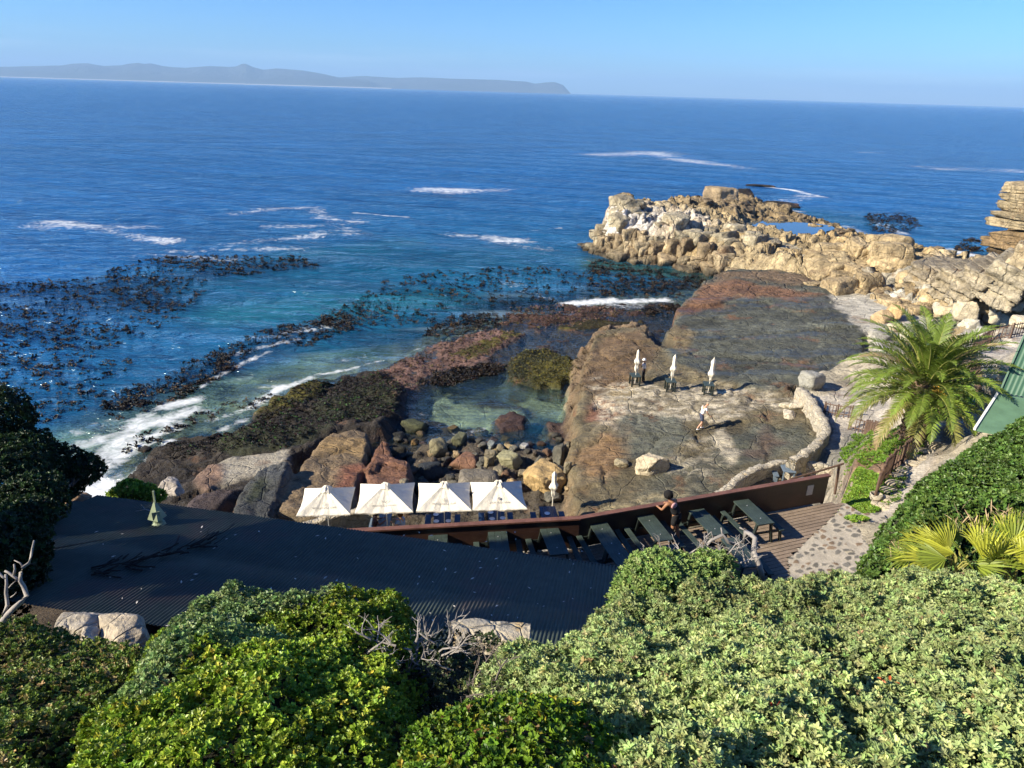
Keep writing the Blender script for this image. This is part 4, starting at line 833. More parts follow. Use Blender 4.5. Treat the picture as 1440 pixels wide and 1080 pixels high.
for i, (fl, fr_, br, bl, txt, em, lb) in enumerate(UM):
    hz_ = 3.95; F0, F1, B1, B0 = (P(*k, hz_) for k in (fl, fr_, br, bl)); c_ = (F0+F1+B0+B1)/4; rz = math.atan2(*((F1-F0)+(B1-B0))[[1, 0]]); Sz = 2.55
    Sz = (np.linalg.norm(F1-F0)+np.linalg.norm(B1-B0)+np.linalg.norm(B0-F0)+np.linalg.norm(B1-F1))/4
    o = empty('square_umbrella', (c_[0], c_[1], 1.7), rz); tag(o, lb, 'umbrella', 'open square umbrellas on the terrace')
    v, q = canopy_mesh(Sz*1.02, .62, i*3+1); v[:, 2] += hz_-1.7
    mk('canopy', v, q, M_CANVAS, o)
    mb = MB(); r_ = .27; ph = i*.5
    n_ = 12; vv = [(r_*math.cos(k*math.pi/6)*(1.15 if k % 3 == 1 else .85), r_*math.sin(k*math.pi/6)*(1.15 if k % 3 == 1 else .85), hz_-1.7+.52+.04*math.sin(k*2.3+ph)) for k in range(n_)]+[(.03*math.cos(ph), .03, hz_-1.7+.72)]
    vv += [(x*.55, y*.55, z+.13+.05*math.sin(k*3.1+ph)) for k, (x, y, z) in enumerate(vv[:12])]
    mb.add(vv, [(k, (k+1) % n_, 13+(k+1) % n_, 13+k) for k in range(n_)], [(13+k, 13+(k+1) % n_, 12) for k in range(n_)]); mb.build('vent_cap', M_CANVAS, o)
    mb = MB(); mb.tube([(0, 0, 0), (0, 0, hz_-1.7+.60)], .026, 10); mb.build('pole', M_STEEL, o)
    mb = MB()
    for k in range(4): A = math.pi/4+k*math.pi/2; mb.beam((0, 0, hz_-1.75+.5), (math.cos(A)*Sz*.69, math.sin(A)*Sz*.69, hz_-1.75-.02), .02, .02)
    mb.build('ribs', M_STEEL, o)
    mb = MB(); mb.lathe([(.0, .10), (.10, .10), (.28, .06), (.30, 0), (0, 0)], (0, 0, 0), 14); mb.build('base', M_TLEG, o)
    th = math.atan2(.62, Sz/2); zc = hz_-1.7
    def on_front(f, x=0): return Matrix.Translation((x, -Sz/2*f*.985, zc+.62*(1-f)-.010))@Matrix.Rotation(th*1.04, 4, 'X')
    w0 = {'BENGUELA COVE': .105, 'CREATION WINES': .095}.get(txt, .07)
    text_mesh('lettering', txt, w0*1.05, M_PRINT, o, on_front(.77))
    mb = MB()
    if em == 'ring':
        for rr_, tt in ((.085, .008), (.045, .008)):
            mb.lathe([(rr_-tt, 0), (rr_-tt, .003), (rr_, .003), (rr_, 0)], (0, 0, 0), 20)
        for A in range(6): mb.beam((.02*math.cos(A*1.05), .02*math.sin(A*1.05), .001), (.045*math.cos(A*1.05), .045*math.sin(A*1.05), .001), .007, .003)
    elif em == 'horn':
        for s in (-1, 1): mb.tube([(s*.01, -.04, .002), (s*.06, -.02, .002), (s*.11, .02, .002), (s*.13, .07, .002)], [.01, .01, .008, .004], 5)
        for s in (-1, 1): mb.tube([(0, .03, .002), (s*.04, .06, .002)], .004, 5)
    else:
        mb.lathe([(0, .0), (.03, .003), (.06, .003), (.065, 0)], (0, .02, 0), 14); mb.beam((0, -.09, .001), (0, .0, .001), .016, .003)
    mb.build('emblem', M_PRINT, o).matrix_local = on_front(.615)
# -- tables and plates under them
def plate(x, y, z, lb, grp):
    mb = MB(); mb.lathe([(0, .004), (.08, .004), (.12, .018), (.128, .02), (.12, .012), (.08, 0), (0, 0)], (0, 0, 0), 20)
    o = mb.build('plate', M_PLATE, smooth=True); o.location = (x, y, z); tag(o, lb, 'plate', grp); return o
def terrace_table(px, py, w, l, rz, lb, m_):
    a = P(px, py, 1.7+.74); o = empty('terrace_table', (a[0], a[1], 1.7), rz)
    mb = MB(); 
    for k in range(4): mb.box((-w/2+w/8+k*w/4, 0, .72), (w/4-.01, l, .04))
    mb.build('tabletop', m_, o)
    for sx in (-1, 1):
        for sy in (-1, 1):
            mb = MB(); mb.box((sx*(w/2-.06), sy*(l/2-.08), .35), (.06, .06, .70)); mb.build('leg', m_, o)
    for s in (-1, 1): mb = MB(); mb.box((s*(w/2+.28), 0, .44), (.26, l, .04)); mb.box((s*(w/2+.28), l*.38, .21), (.22, .05, .42)); mb.box((s*(w/2+.28), -l*.38, .21), (.22, .05, .42)); mb.build('bench', m_, o)
    tag(o, lb, 'table'); return o, a
_, a = terrace_table(622, 728, .75, 1.4, .05, 'navy table laid with three white plates below the third umbrella', M_NAVY)
for q_, lb in (((613, 723.5), 'white plate at the far left corner of the navy table below the third umbrella'), ((613.5, 733), 'white plate at the near left corner of the navy table below the third umbrella'), ((630.5, 732.5), 'white plate at the near right corner of the navy table below the third umbrella')):
    b_ = P(*q_, 2.45); plate(b_[0], b_[1], 2.443, lb, 'plates laid on the terrace tables')
_, a = terrace_table(698, 725, .75, 1.4, .08, 'navy table laid with three white plates below the rightmost umbrella', M_NAVY)
for q_, lb in (((690, 720.5), 'white plate at the far left corner of the navy table below the rightmost umbrella'), ((692, 729.5), 'white plate at the near left corner of the navy table below the rightmost umbrella'), ((707, 728.5), 'white plate at the near right corner of the navy table below the rightmost umbrella')):
    b_ = P(*q_, 2.45); plate(b_[0], b_[1], 2.443, lb, 'plates laid on the terrace tables')
_, a = terrace_table(772, 723, .75, 1.3, .1, 'navy table beside the closed parasol on the terrace', M_NAVY)
for q_, lb in (((769.5, 722), 'white plate left of the closed parasol on the terrace'),):
    b_ = P(*q_, 2.45); plate(b_[0], b_[1], 2.443, lb, 'plates laid on the terrace tables')
_, a = terrace_table(540, 734, .55, 1.5, .05, 'grey-blue slatted table between the two seated people', M_GREYBLUE)
_, a = terrace_table(1104, 672, .62, 1.15, -.12, 'grey-blue plank table inside the low curved stone wall', M_GREYBLUE)
_.location.z = 2.35
# -- closed parasols
def parasol(x, y, z, hh, lean, lb, seed, table=False):
    o = empty('closed_parasol', (x, y, z)); tag(o, lb, 'parasol', 'closed parasols')
    top = Vector((lean*.25, .02, hh)); mb = MB(); mb.tube([(0, 0, 0), tuple(top)], .022, 8); mb.build('pole', M_CANVAS, o)
    m_ = 22; n_ = 16; v = []; r_ = random.Random(seed)
    for i in range(m_):
        f = i/(m_-1); zz = hh*.40+f*hh*.62; c0 = top*(zz/hh)
        R_ = (.145+.045*math.sin(f*13+seed)+.02*math.sin(f*23+seed*2))*(1-f**6)*min(1, .45+f*3)*(1.1-.35*f)+.004
        for k in range(n_):
            A = 2*math.pi*k/n_; v.append((c0.x+R_*math.cos(A)*(1+.28*math.cos(4*A+f*4+seed)), c0.y+R_*math.sin(A)*(1+.28*math.cos(4*A+f*4+seed)), zz+.03*math.cos(4*A)*(f < .1)))
    mb = MB(); mb.add(v, [(i*n_+k, i*n_+(k+1) % n_, (i+1)*n_+(k+1) % n_, (i+1)*n_+k) for i in range(m_-1) for k in range(n_)]); mb.build('folded_canopy', M_CANVAS, o, smooth=True)
    return o
def small_table():
    o = empty('small_table'); mb = MB()
    for j in range(4): mb.box((0, -.245+j*.163, .73), (.78, .155, .04))
    mb.build('tabletop', M_TABLE, o)
    for sx in (-1, 1):
        mb = MB(); mb.beam((sx*.32, -.26, .20), (sx*.32, .26, .20), .07, .07); mb.build('stretcher', M_TLEG, o)
        for sy in (-1, 1): mb = MB(); mb.box((sx*.32, sy*.26, .355), (.09, .09, .71)); mb.build('leg', M_TLEG, o)
    return o
pt2 = None
for i, ((px, py), (bx, by), ln, lb, tl) in enumerate((((892.5, 541), (892, 541), .10, 'closed cream parasol leftmost of three on the flat rock, beside the waiter', 'dark green small table around the leftmost closed parasol on the flat rock'),
        ((942, 549), (942, 549), .35, 'closed cream parasol in the middle of three on the flat rock', 'dark green small table around the middle closed parasol on the flat rock'),
        ((995, 554), (995, 554), .45, 'closed cream parasol rightmost of three on the flat rock', 'dark green small table around the rightmost closed parasol on the flat rock'))):
    a = G(px, py); parasol(a[0], a[1], a[2]-.02, 2.5, ln, lb, i+2)
    o = small_table() if pt2 is None else dup(pt2); pt2 = pt2 or o; o.location = (a[0]-.02, a[1], a[2]-.03); o.rotation_euler = (0, 0, math.radians(96-6*i)); tag(o, tl, 'small table', 'small tables on the flat rock')
a = P(779.5, 722, 1.7); parasol(a[0]-.1, a[1]+.2, 1.7, 2.1, .1, 'closed cream parasol alone on the terrace right of the umbrella row', 9)

# -- low stone walls
def stone_wall(name, pts, h0, hgt_, th, lb, mat=M_WALLST):
    w_ = np.array([P(p[0], p[1], h0+hgt_) for p in pts]); n_ = 60
    d = np.r_[0, np.cumsum(np.linalg.norm(np.diff(w_, axis=0), axis=1))]; t = np.linspace(0, d[-1], n_*2)
    X_ = np.interp(t, d, w_[:, 0]); Y_ = np.interp(t, d, w_[:, 1])
    kz = np.ones(9)/9; X_ = np.convolve(np.pad(X_, 4, 'edge'), kz, 'valid'); Y_ = np.convolve(np.pad(Y_, 4, 'edge'), kz, 'valid')
    dx = np.gradient(X_); dy = np.gradient(Y_); L_ = np.hypot(dx, dy); nx_, ny_ = -dy/L_, dx/L_
    prof = [(-.52, -.8), (-.53, -.3), (-.52, .2), (-.51, .6), (-.50, .93), (-.44, 1), (0, 1.01), (.44, 1), (.50, .93), (.51, .6), (.52, .2), (.53, -.3), (.52, -.8)]
    V = []; m_ = len(prof)
    for i in range(len(t)):
        for (a, b_) in prof: V.append((X_[i]+nx_[i]*a*th, Y_[i]+ny_[i]*a*th, h0+b_*hgt_))
    V = np.array(V); V += np.c_[vn3(V*2.5, 1), vn3(V*2.5, 2), vn3(V*2.5, 3)]*.06+np.c_[vn3(V*6, 4), vn3(V*6, 5), vn3(V*6, 6)]*.035
    q = [(i*m_+k, i*m_+k+1, (i+1)*m_+k+1, (i+1)*m_+k) for i in range(len(t)-1) for k in range(m_-1)]
    ends = [[(e*m_+k) for k in range(m_)] for e in (0, len(t)-1)]; tr_ = []
    for e in ends: tr_ += [(e[0], e[k], e[k+1]) for k in range(1, m_-1)]
    o = mk(name, V, [np.array(q), np.array(tr_)], mat, smooth=True); return tag(o, lb, 'wall')
stone_wall('stone_wall', [(1006, 696), (1020, 688), (1040, 670), (1062, 659), (1088, 650), (1112, 647), (1140, 650), (1168, 656), (1190, 664)], 2.2, .95, .42, 'low cream mortared stone wall curving round the grey-blue table')
stone_wall('stone_wall', [(1112, 646), (1130, 638), (1148, 625), (1162, 606), (1160, 592), (1150, 574), (1138, 556), (1124, 543)], 2.7, .95, .50, 'hooked pale gold stone wall between the flat rock and the lower path')
stone_wall('stone_wall', [(425, 738), (450, 730), (478, 722), (510, 715), (560, 712)], 1.6, .75, .42, 'rough pale stone wall below the leftmost umbrella')
stone_wall('stone_wall', [(640, 885.5), (665, 883), (700, 884), (735, 887), (748, 889)], 11.95, .5, .5, 'rough yellow-brown stone wall between the two big bushes', M_WALLST)

# -- fences of rough stakes
def fence(pts, hgt_, step, lb, rails=(.25, .9), stake=.022, tilt=.0, name='stake_fence', hh=None):
    w_ = [G(*p) if hh is None else P(p[0], p[1], hh) for p in pts]; w_ = np.array(w_)
    o = empty(name, w_[0]); st, rl_ = MB(), MB()
    for a, b_ in zip(w_[:-1], w_[1:]):
        for f in rails: rl_.tube([loc(a, o)+np.array([0, 0, f*hgt_]), loc(b_, o)+np.array([0, 0, f*hgt_])], .03, 6)
        n_ = max(2, int(np.linalg.norm(b_-a)/step))
        for i in range(n_):
            c_ = loc(a+(b_-a)*(i+.5)/n_, o); r_ = random.random(); st.tube([c_+np.array([0, 0, -.1]), c_+np.array([random.gauss(0, .015), random.gauss(0, .015), hgt_*(.93+.14*r_)])], stake*(.8+.5*random.random()), 5)
    for a in w_: c_ = loc(a, o); MB().tube([c_+np.array([0, 0, -.3]), c_+np.array([0, 0, hgt_*1.05])], .045, 7).build('post', M_STAKE, o)
    st.build('stakes', M_STAKE, o); rl_.build('rails', M_STAKE, o); tag(o, lb, 'fence'); return o
fence([(1229, 704), (1240, 678), (1252, 664), (1268, 652), (1284, 638), (1300, 622), (1312, 606)], .95, .17, 'brown stake fence beside the stone steps in front of the palm', stake=.03)
fence([(1318, 520), (1345, 506), (1364, 500), (1392, 482), (1420, 476), (1452, 470)], 1.0, .22, 'brown stake fence along the seaward side of the upper path')
fence([(1193, 604), (1215, 610), (1238, 616)], .8, .2, 'short dark stake fence on the lower path left of the palm')
fence([(1372, 576), (1374, 556), (1371, 534), (1362, 518)], .9, .16, 'brown stake fence edging the lime-green patch right of the palm', stake=.03)
fence([(1158, 582), (1176, 586), (1196, 588)], .75, .25, 'low pole fence casting striped shadows behind the hooked stone wall')

# -- cobbled landing and steps
pp = np.array([P(1188, 708, DZ)[:2], P(1160, 738, DZ)[:2], P(1108, 785, DZ)[:2], [7.3, 14.6], [11, 14.5], P(1262, 745, DZ)[:2], P(1240, 722, DZ)[:2], P(1212, 722, DZ)[:2]])
X_, Y_, q, nx_, ny_ = grid(7, 14, 14, 22.5, .035)
s_ = sdf(pp, X_, Y_)+.05*fbm(X_*2, Y_*2, 2, 3); k = (s_ > 0)[q].all(1); q = q[k]
A = .5; u_ = (X_*math.cos(A)+Y_*math.sin(A))/.30; v_ = (-X_*math.sin(A)+Y_*math.cos(A))/.19
ed, cid = worley(u_, v_, 77); stn = sst(.28, .36, ed+.12*fbm(X_*5, Y_*5, 2, 9))*(cid > .25)
tn = np.where((cid > .8)[:, None], np.array((.21, .15, .10)), np.array((.15, .14, .12)))*(.7+.6*vn(cid*99, cid*31, 3)[:, None])
cc = np.array((.40, .355, .285))*(1-stn[:, None])+tn*stn[:, None]
used = np.unique(q); rm = np.zeros(len(X_), int); rm[used] = np.arange(len(used))
o = mk('stone_paving', np.c_[X_, Y_, DZ+.03+.012*stn+.01*fbm(X_*3, Y_*3, 3, 5)][used], rm[q], M_PAVE, smooth=True, cols=cc[used]); tag(o, kind='structure')
sp = empty('stone_steps', G(1240, 712)); tag(sp, 'uneven pale stone steps climbing between the stake fence and the hedge', 'steps')
stp = [(1232, 716), (1240, 706), (1247, 695), (1254, 684), (1262, 674), (1270, 665), (1279, 656), (1288, 647), (1297, 638), (1306, 629)]
for i, q0 in enumerate(stp):
    a = G(*q0); v, f = rock_geo((1.5, .55, .28), 300+i, 3, rz=math.radians(-38)+random.gauss(0, .08), rough=.03, planes=4)
    cc = np.tile((.42, .36, .26), (len(v), 1))*(1+.2*fbm3(v*2+i, 3, 4))[:, None]
    mk('step', v+loc(a, sp)+np.array([.35, -.1, .06]), f, M_STONE, sp, smooth=False, cols=cc)
a = G(1230, 706); mb = MB(); mb.lathe([(0, 0), (.15, 0), (.2, .12), (.21, .26), (.185, .28), (.16, .26), (.15, .18), (0, .16)], (0, 0, 0), 18); o = mb.build('stone_pot', M_WALLST, smooth=True); o.location = a+np.array([0, 0, .05]); tag(o, 'round grey stone pot at the foot of the stake fence by the steps', 'pot')

# -- green roofed house at the right edge
hs = empty('green_roofed_house', P(1400, 600, 8.5)); tag(hs, 'house with green corrugated roof and white gutter cut off by the right edge', 'house')
a, b_ = P(1372, 603, 9.4), P(1405, 553, 9.9); e_ = np.array([5.5, -1.8, .0]); e_ = np.array([4.5, -2.6, 0])
mb = MB(); th_ = np.array([0, 0, -.08]); mb.add([loc(x, hs) for x in (a, a+e_, b_+e_, b_, a+th_, a+e_+th_, b_+e_+th_, b_+th_)], [(0, 1, 2, 3), (4, 7, 6, 5), (0, 4, 5, 1), (3, 2, 6, 7), (0, 3, 7, 4), (1, 5, 6, 2)]); mb.build('verandah_roof', M_GRFLAT, hs)
a2 = P(1407, 552, 9.95); b2 = P(1446, 462, 12.2); nu = 300; U_ = np.linspace(0, 1, nu); V = np.array([a2+(b2-a2)*v+e_*u*1.15+np.array([0, 0, .022*math.sin(u*2*math.pi*38)]) for v in (0, .5, 1) for u in U_])
i = np.arange((nu-1)*2); r_ = i//(nu-1); k = i % (nu-1); a_ = r_*nu+k; mk('corrugated_roof', loc(V, hs), np.c_[a_, a_+1, a_+nu+1, a_+nu], M_GRROOF, hs, smooth=True)
mb = MB(); mb.beam(loc(a, hs)+np.array([-.05, -.02, .0]), loc(b_, hs)+np.array([-.05, 0, 0]), .08, .1); mb.build('gutter', M_GUTTER, hs)
mb = MB(); mb.beam(loc(a2+np.array([-.03, 0, .05]), hs), loc(b2+np.array([-.03, 0, .05]), hs), .06, .10); mb.build('barge_board', M_GRROOF, hs)
mb = MB(); c_ = (a+b_)/2+e_*.6; mb.box(loc((c_[0]+.3, c_[1], 8.2), hs), (3.6, 3.0, 2.2), rz=-.5); mb.build('wall', M_PAVE if 0 else surf('cream_wall', (.5, .46, .38)), hs)

# ------------------------------------------------------------------ boulders
def boulder(px, py, w, hgt_, c, lb, seed, dep=.8, group=None, sink=.3, sub=4, name='boulder', cat='boulder', z=None, **k):
    a = G(px, py) if z is None else P(px, py, z); zd = (a-np.array([0, 0, CAMH]))@_f0; s = w*zd/FPX; h_ = hgt_*zd/FPX*1.15
    v, f = rock_geo((s*1.1, s*dep*1.1, h_*1.1), seed, sub, boxy=k.get('boxy', .45), rough=k.get('rough', .11), rz=k.get('rz'), planes=k.get('planes', 11), strata=k.get('strata', 0))
    tone = 1+.4*fbm3(v*1.8/max(s, .3)+seed, 4, 5); cc = np.asarray(c)[None]*tone[:, None]
    if a[2] < 1.0: cc = cc*.85*(1-.7*sst(.45, 0, v[:, 2]+a[2]+h_*(.5-sink)-.1+.1*vn3(v*4, 3))[:, None])      # algae-dark tide band
    o = mk(name, v, f, M_STONE, smooth=True, cols=np.clip(cc, .005, .9)); o.location = (a[0], a[1], a[2]+h_*(.5-sink)); tag(o, lb, cat, group); return o
boulder(915, 663, 54, 27, (.44, .37, .25), 'large pale banded boulder alone on the flat rock ledge', 21, .7, sub=5, sink=.12, rz=.2)
boulder(874, 652, 22, 9, (.25, .21, .13), 'low tan rock touching the left side of the pale ledge boulder', 22)
boulder(764, 686, 66, 42, (.40, .275, .12), 'biggest craggy golden boulder above the right umbrella', 23, .8, sub=5, rough=.2, sink=.25)
for i, (px, py, w, hh, c, lb) in enumerate((
    (584, 604, 38, 18, (.07, .075, .035), 'flat dark green boulder at the left side of the tide pool'),
    (639, 608, 22, 13, (.40, .27, .11), 'small golden boulder at the pool edge, highest up the strand'),
    (645, 622, 28, 16, (.13, .13, .07), 'olive boulder directly below the small golden one at the pool edge'),
    (676, 610, 24, 10, (.33, .25, .08), 'low yellowish boulder right of the olive boulder at the pool edge'),
    (563, 617, 22, 12, (.035, .035, .03), 'black boulder tucked behind the red-brown slab'),
    (583, 624, 14, 9, (.36, .22, .08), 'little orange rock by the flat dark green boulder'),
    (616, 643, 30, 34, (.24, .21, .12), 'upright pointed pale green boulder left of centre on the strand'),
    (711, 620, 30, 9, (.14, .13, .07), 'long low olive boulder facing the pool'),
    (689, 630, 20, 13, (.22, .23, .20), 'grey banded boulder between golden stones'),
    (718, 636, 22, 16, (.42, .31, .15), 'squared golden boulder left of the white stone'),
    (738, 631, 14, 10, (.62, .60, .55), 'rounded white stone among the tumbled boulders'),
    (655, 655, 50, 20, (.21, .11, .065), 'broad reddish brown boulder in the middle of the strand'),
    (688, 656, 16, 22, (.22, .18, .10), 'narrow upright tan boulder right of the reddish one'),
    (714, 654, 34, 26, (.27, .25, .14), 'striated olive-grey boulder leaning between tan stones'),
    (672, 680, 62, 24, (.18, .155, .115), 'wide flat grey-brown boulder above the third umbrella'),
    (759, 660, 30, 24, (.13, .12, .09), 'rounded dark grey boulder above the biggest golden boulder'),
    (785, 655, 26, 42, (.13, .12, .09), 'tall rounded grey boulder against the flat ledge'),
    (719, 684, 24, 14, (.42, .29, .13), 'golden boulder wedged left of the biggest craggy one'),
    (604, 666, 46, 22, (.03, .034, .036), 'wide black wet boulder above the second umbrella'),
    (797, 640, 12, 26, (.2, .17, .11), 'slim tan boulder leaning on the upper corner of the flat ledge'),
    (798, 664, 12, 22, (.2, .17, .11), 'slim tan boulder leaning on the lower corner of the flat ledge'),
    (560, 640, 26, 14, (.10, .085, .05), 'brown boulder beside the dark crack of the slabs'),
    (640, 690, 30, 12, (.09, .055, .04), 'dark red flat rock just above the second umbrella'),
    (696, 640, 18, 9, (.36, .27, .12), 'small golden stone below the grey banded boulder'),
    (625, 628, 14, 9, (.22, .20, .14), 'small pale grey stone behind the pointed boulder'),
    (735, 668, 18, 12, (.30, .25, .16), 'small tan boulder left of the rounded dark grey one'),
    (596, 690, 30, 16, (.04, .038, .035), 'black boulder touching the gap between second and third umbrella'),
    (778, 700, 26, 10, (.14, .13, .1), 'flat grey rock right of the closed terrace parasol'),
    )):
    boulder(px, py, w, hh, c, lb, 500+i, group='tumbled boulders beside the tide pool')
rr = random.Random(5)
for i in range(95):
    px = rr.uniform(560, 800); py = rr.uniform(612, 690); w = rr.uniform(7, 21)
    boulder(px, py, w, w*rr.uniform(.4, .7), rr.choice([(.30, .22, .12), (.13, .12, .09), (.06, .055, .045), (.2, .17, .11), (.09, .07, .05), (.17, .10, .06)]), 'small rock filling the gaps between the bigger boulders by the tide pool', 700+i, group='small rocks between the tide pool boulders', sub=3, name='small_rock', cat='rock')
for i, (px, py, w, hh, c, lb, sk) in enumerate((
    (1256, 449, 34, 26, (.42, .29, .14), 'rounded golden boulder upper right of the palm on the sand patch', .2),
    (1240, 452, 30, 22, (.43, .31, .17), 'golden boulder immediately left of the rounded one on the sand patch', .2),
    (1240, 475, 30, 16, (.24, .23, .2), 'grey boulder below the two golden ones', .3),
    (1276, 478, 26, 18, (.5, .45, .34), 'cream angular boulder right of the palm top', .2),
    (1258, 466, 24, 14, (.46, .38, .26), 'cream boulder behind the palm top', .25),
    (1298, 438, 30, 12, (.45, .34, .19), 'flat golden boulder at the foot of the headland', .3),
    (1326, 443, 30, 18, (.45, .37, .24), 'cream gold boulder in the row at the foot of the headland', .3),
    (1352, 444, 44, 34, (.48, .41, .28), 'large cracked cream boulder right of the sand patch', .2),
    (1360, 460, 26, 20, (.46, .42, .32), 'round cream boulder below the large cracked one', .3),
    (1336, 456, 18, 8, (.56, .51, .4), 'small white-cream stone beside a rusty one', .3),
    (1332, 463, 16, 6, (.28, .12, .05), 'small rusty red stone on the sand', .3),
    (1374, 462, 16, 10, (.58, .55, .47), 'small pale stone left of the smooth grey boulder', .3),
    (1382, 472, 30, 16, (.36, .35, .3), 'smooth grey boulder beside the stake fence', .25),
    (1398, 456, 46, 20, (.46, .41, .3), 'long wedge-shaped cream boulder with a dark shaded end', .2),
    (1432, 458, 34, 16, (.5, .43, .3), 'cream boulder above the upper path fence', .2),
    (1364, 482, 26, 14, (.46, .42, .33), 'cream boulder behind the bend of the upper fence', .3),
    (1390, 437, 36, 16, (.40, .38, .31), 'grey cracked boulder below the folded strata', .3),
    (1425, 430, 40, 18, (.44, .40, .3), 'pale grey boulder against the folded strata at the right edge', .3),
    (1308, 452, 12, 4, (.40, .36, .28), 'tiny flat stone alone on the sand patch', .3),
    (1350, 474, 20, 10, (.26, .25, .22), 'dark grey flat rock left of the smooth grey boulder', .3),
    (1136, 546, 38, 30, (.26, .25, .21), 'grey weathered boulder at the far end of the hooked wall', .2),
    (1110, 585, 26, 12, (.5, .44, .33), 'pale stone at the foot of the hooked wall, nearer the flat rock', .4),
    (1120, 574, 22, 12, (.5, .44, .33), 'upper pale stone piled against the hooked wall', .3),
    (1106, 571, 22, 9, (.48, .42, .3), 'outermost pale stone piled against the hooked wall', .4),
    )):
    boulder(px, py, w, hh, c, lb, 600+i, group='boulders behind the flat rock', sink=sk)
boulder(1411, 560, 52, 70, (.52, .44, .29), 'big smooth cream rock between the upper path and the green roof', 640, .9, sub=5, sink=.2, rough=.06)
for (px, py, z, w, hh, c, lb, sd) in ((118, 876, 12.35, 92, 30, (.27, .24, .195), 'grey rounded rock outcrop left, at the edge of the shaded roof', 641), (172, 886, 12.35, 104, 44, (.31, .265, .20), 'pale furrowed rock outcrop nestled against the big left bush', 642), (125, 896, 12.4, 40, 22, (.42, .37, .29), 'small pale rock in front of the two roof-side outcrops', 643),
                                  (100, 712, 8.9, 60, 34, (.26, .17, .11), 'brown craggy rock beyond the left end of the roof', 644), (238, 688, 5.6, 46, 26, (.33, .29, .24), 'grey cracked rock behind the roof vent', 645), (60, 716, 8.8, 50, 24, (.3, .21, .13), 'brown rock under the dark tree at the left', 646)):
    boulder(px, py, w, hh, c, lb, sd, .8, z=z, sub=5, rough=.16, strata=.12, sink=.5, boxy=-.6, planes=16)

rq = np.random.default_rng(6); lv = MB()
for i in range(90):
    a = roofpt(rq.uniform(110, 840), rq.uniform(735, 880), .035)
    if abs(a[2]-10) > 2: continue
    t_ = rq.uniform(0, 6.28); l_ = rq.uniform(.02, .055); d1_ = np.array([math.cos(t_), math.sin(t_), .1])*l_; d2_ = np.array([-math.sin(t_), math.cos(t_), .05])*l_*.4
    lv.add([a-d1_, a-d2_, a+d1_, a+d2_], [(0, 1, 2, 3)])
tag(lv.build('leaf_litter', M_PAPER), 'pale specks of leaf litter scattered over the dark roof', 'litter', kind='stuff')
# ================================================================== PEOPLE
def skinned(name, joints, edges, mat, parent, root=0, lv=2):
    me = bpy.data.meshes.new(name); me.from_pydata([j[0] for j in joints], edges, []); o = bpy.data.objects.new(name, me); link(o, parent)
    md = o.modifiers.new('skin', 'SKIN'); md.use_smooth_shade = True
    sv = me.skin_vertices[0].data if me.skin_vertices else None
    if sv is None:
        bm = bmesh.new(); bm.from_mesh(me); bm.verts.layers.skin.verify(); bm.to_mesh(me); bm.free(); sv = me.skin_vertices[0].data
    for i, j in enumerate(joints): r = j[1]; sv[i].radius = (r, r) if not isinstance(r, tuple) else r; sv[i].use_root = (i == root)
    md.branch_smoothing = .4
    s = o.modifiers.new('sub', 'SUBSURF'); s.levels = lv; s.render_levels = lv; me.materials.append(mat); return o
def chain(J, E_, start, pts):
    p = start
    for q in pts: J.append(q); E_.append((p, len(J)-1)); p = len(J)-1
    return p
def hand(J, E_, wrist, d, side):
    """palm and five unequal, slightly curled fingers; the thumb leaves the side of the palm"""
    w_ = Vector(J[wrist][0]); d = Vector(d).normalized(); up = Vector((0, 0, 1)) if abs(d.z) < .9 else Vector((0, 1, 0)); sd = d.cross(up).normalized()*side; nn = d.cross(sd)*(1 if d.cross(sd).z < 0 else -1)
    palm = chain(J, E_, wrist, [(tuple(w_+d*.05), (.036, .018)), (tuple(w_+d*.085), (.038, .016))])
    for k, L_ in enumerate((.066, .074, .070, .056)):
        b_ = w_+d*.085+sd*(.027-.018*k); chain(J, E_, palm, [(tuple(b_+d*.015), .009), (tuple(b_+d*(.015+L_*.5)+nn*.008), .008), (tuple(b_+d*(.012+L_*.9)+nn*.028), .0065)])
    chain(J, E_, palm-1, [(tuple(w_+d*.05+sd*.035), .011), (tuple(w_+d*.085+sd*.055+nn*.01), .009)])
def skinm(c): return surf('skin', c, rough=.55, vary=((6, .92, 1.08),), bump=())
def cloth(name, c, rough=.85): return surf(name, c, rough=rough, vary=((8, .85, 1.15),), bump=((14, .01),))
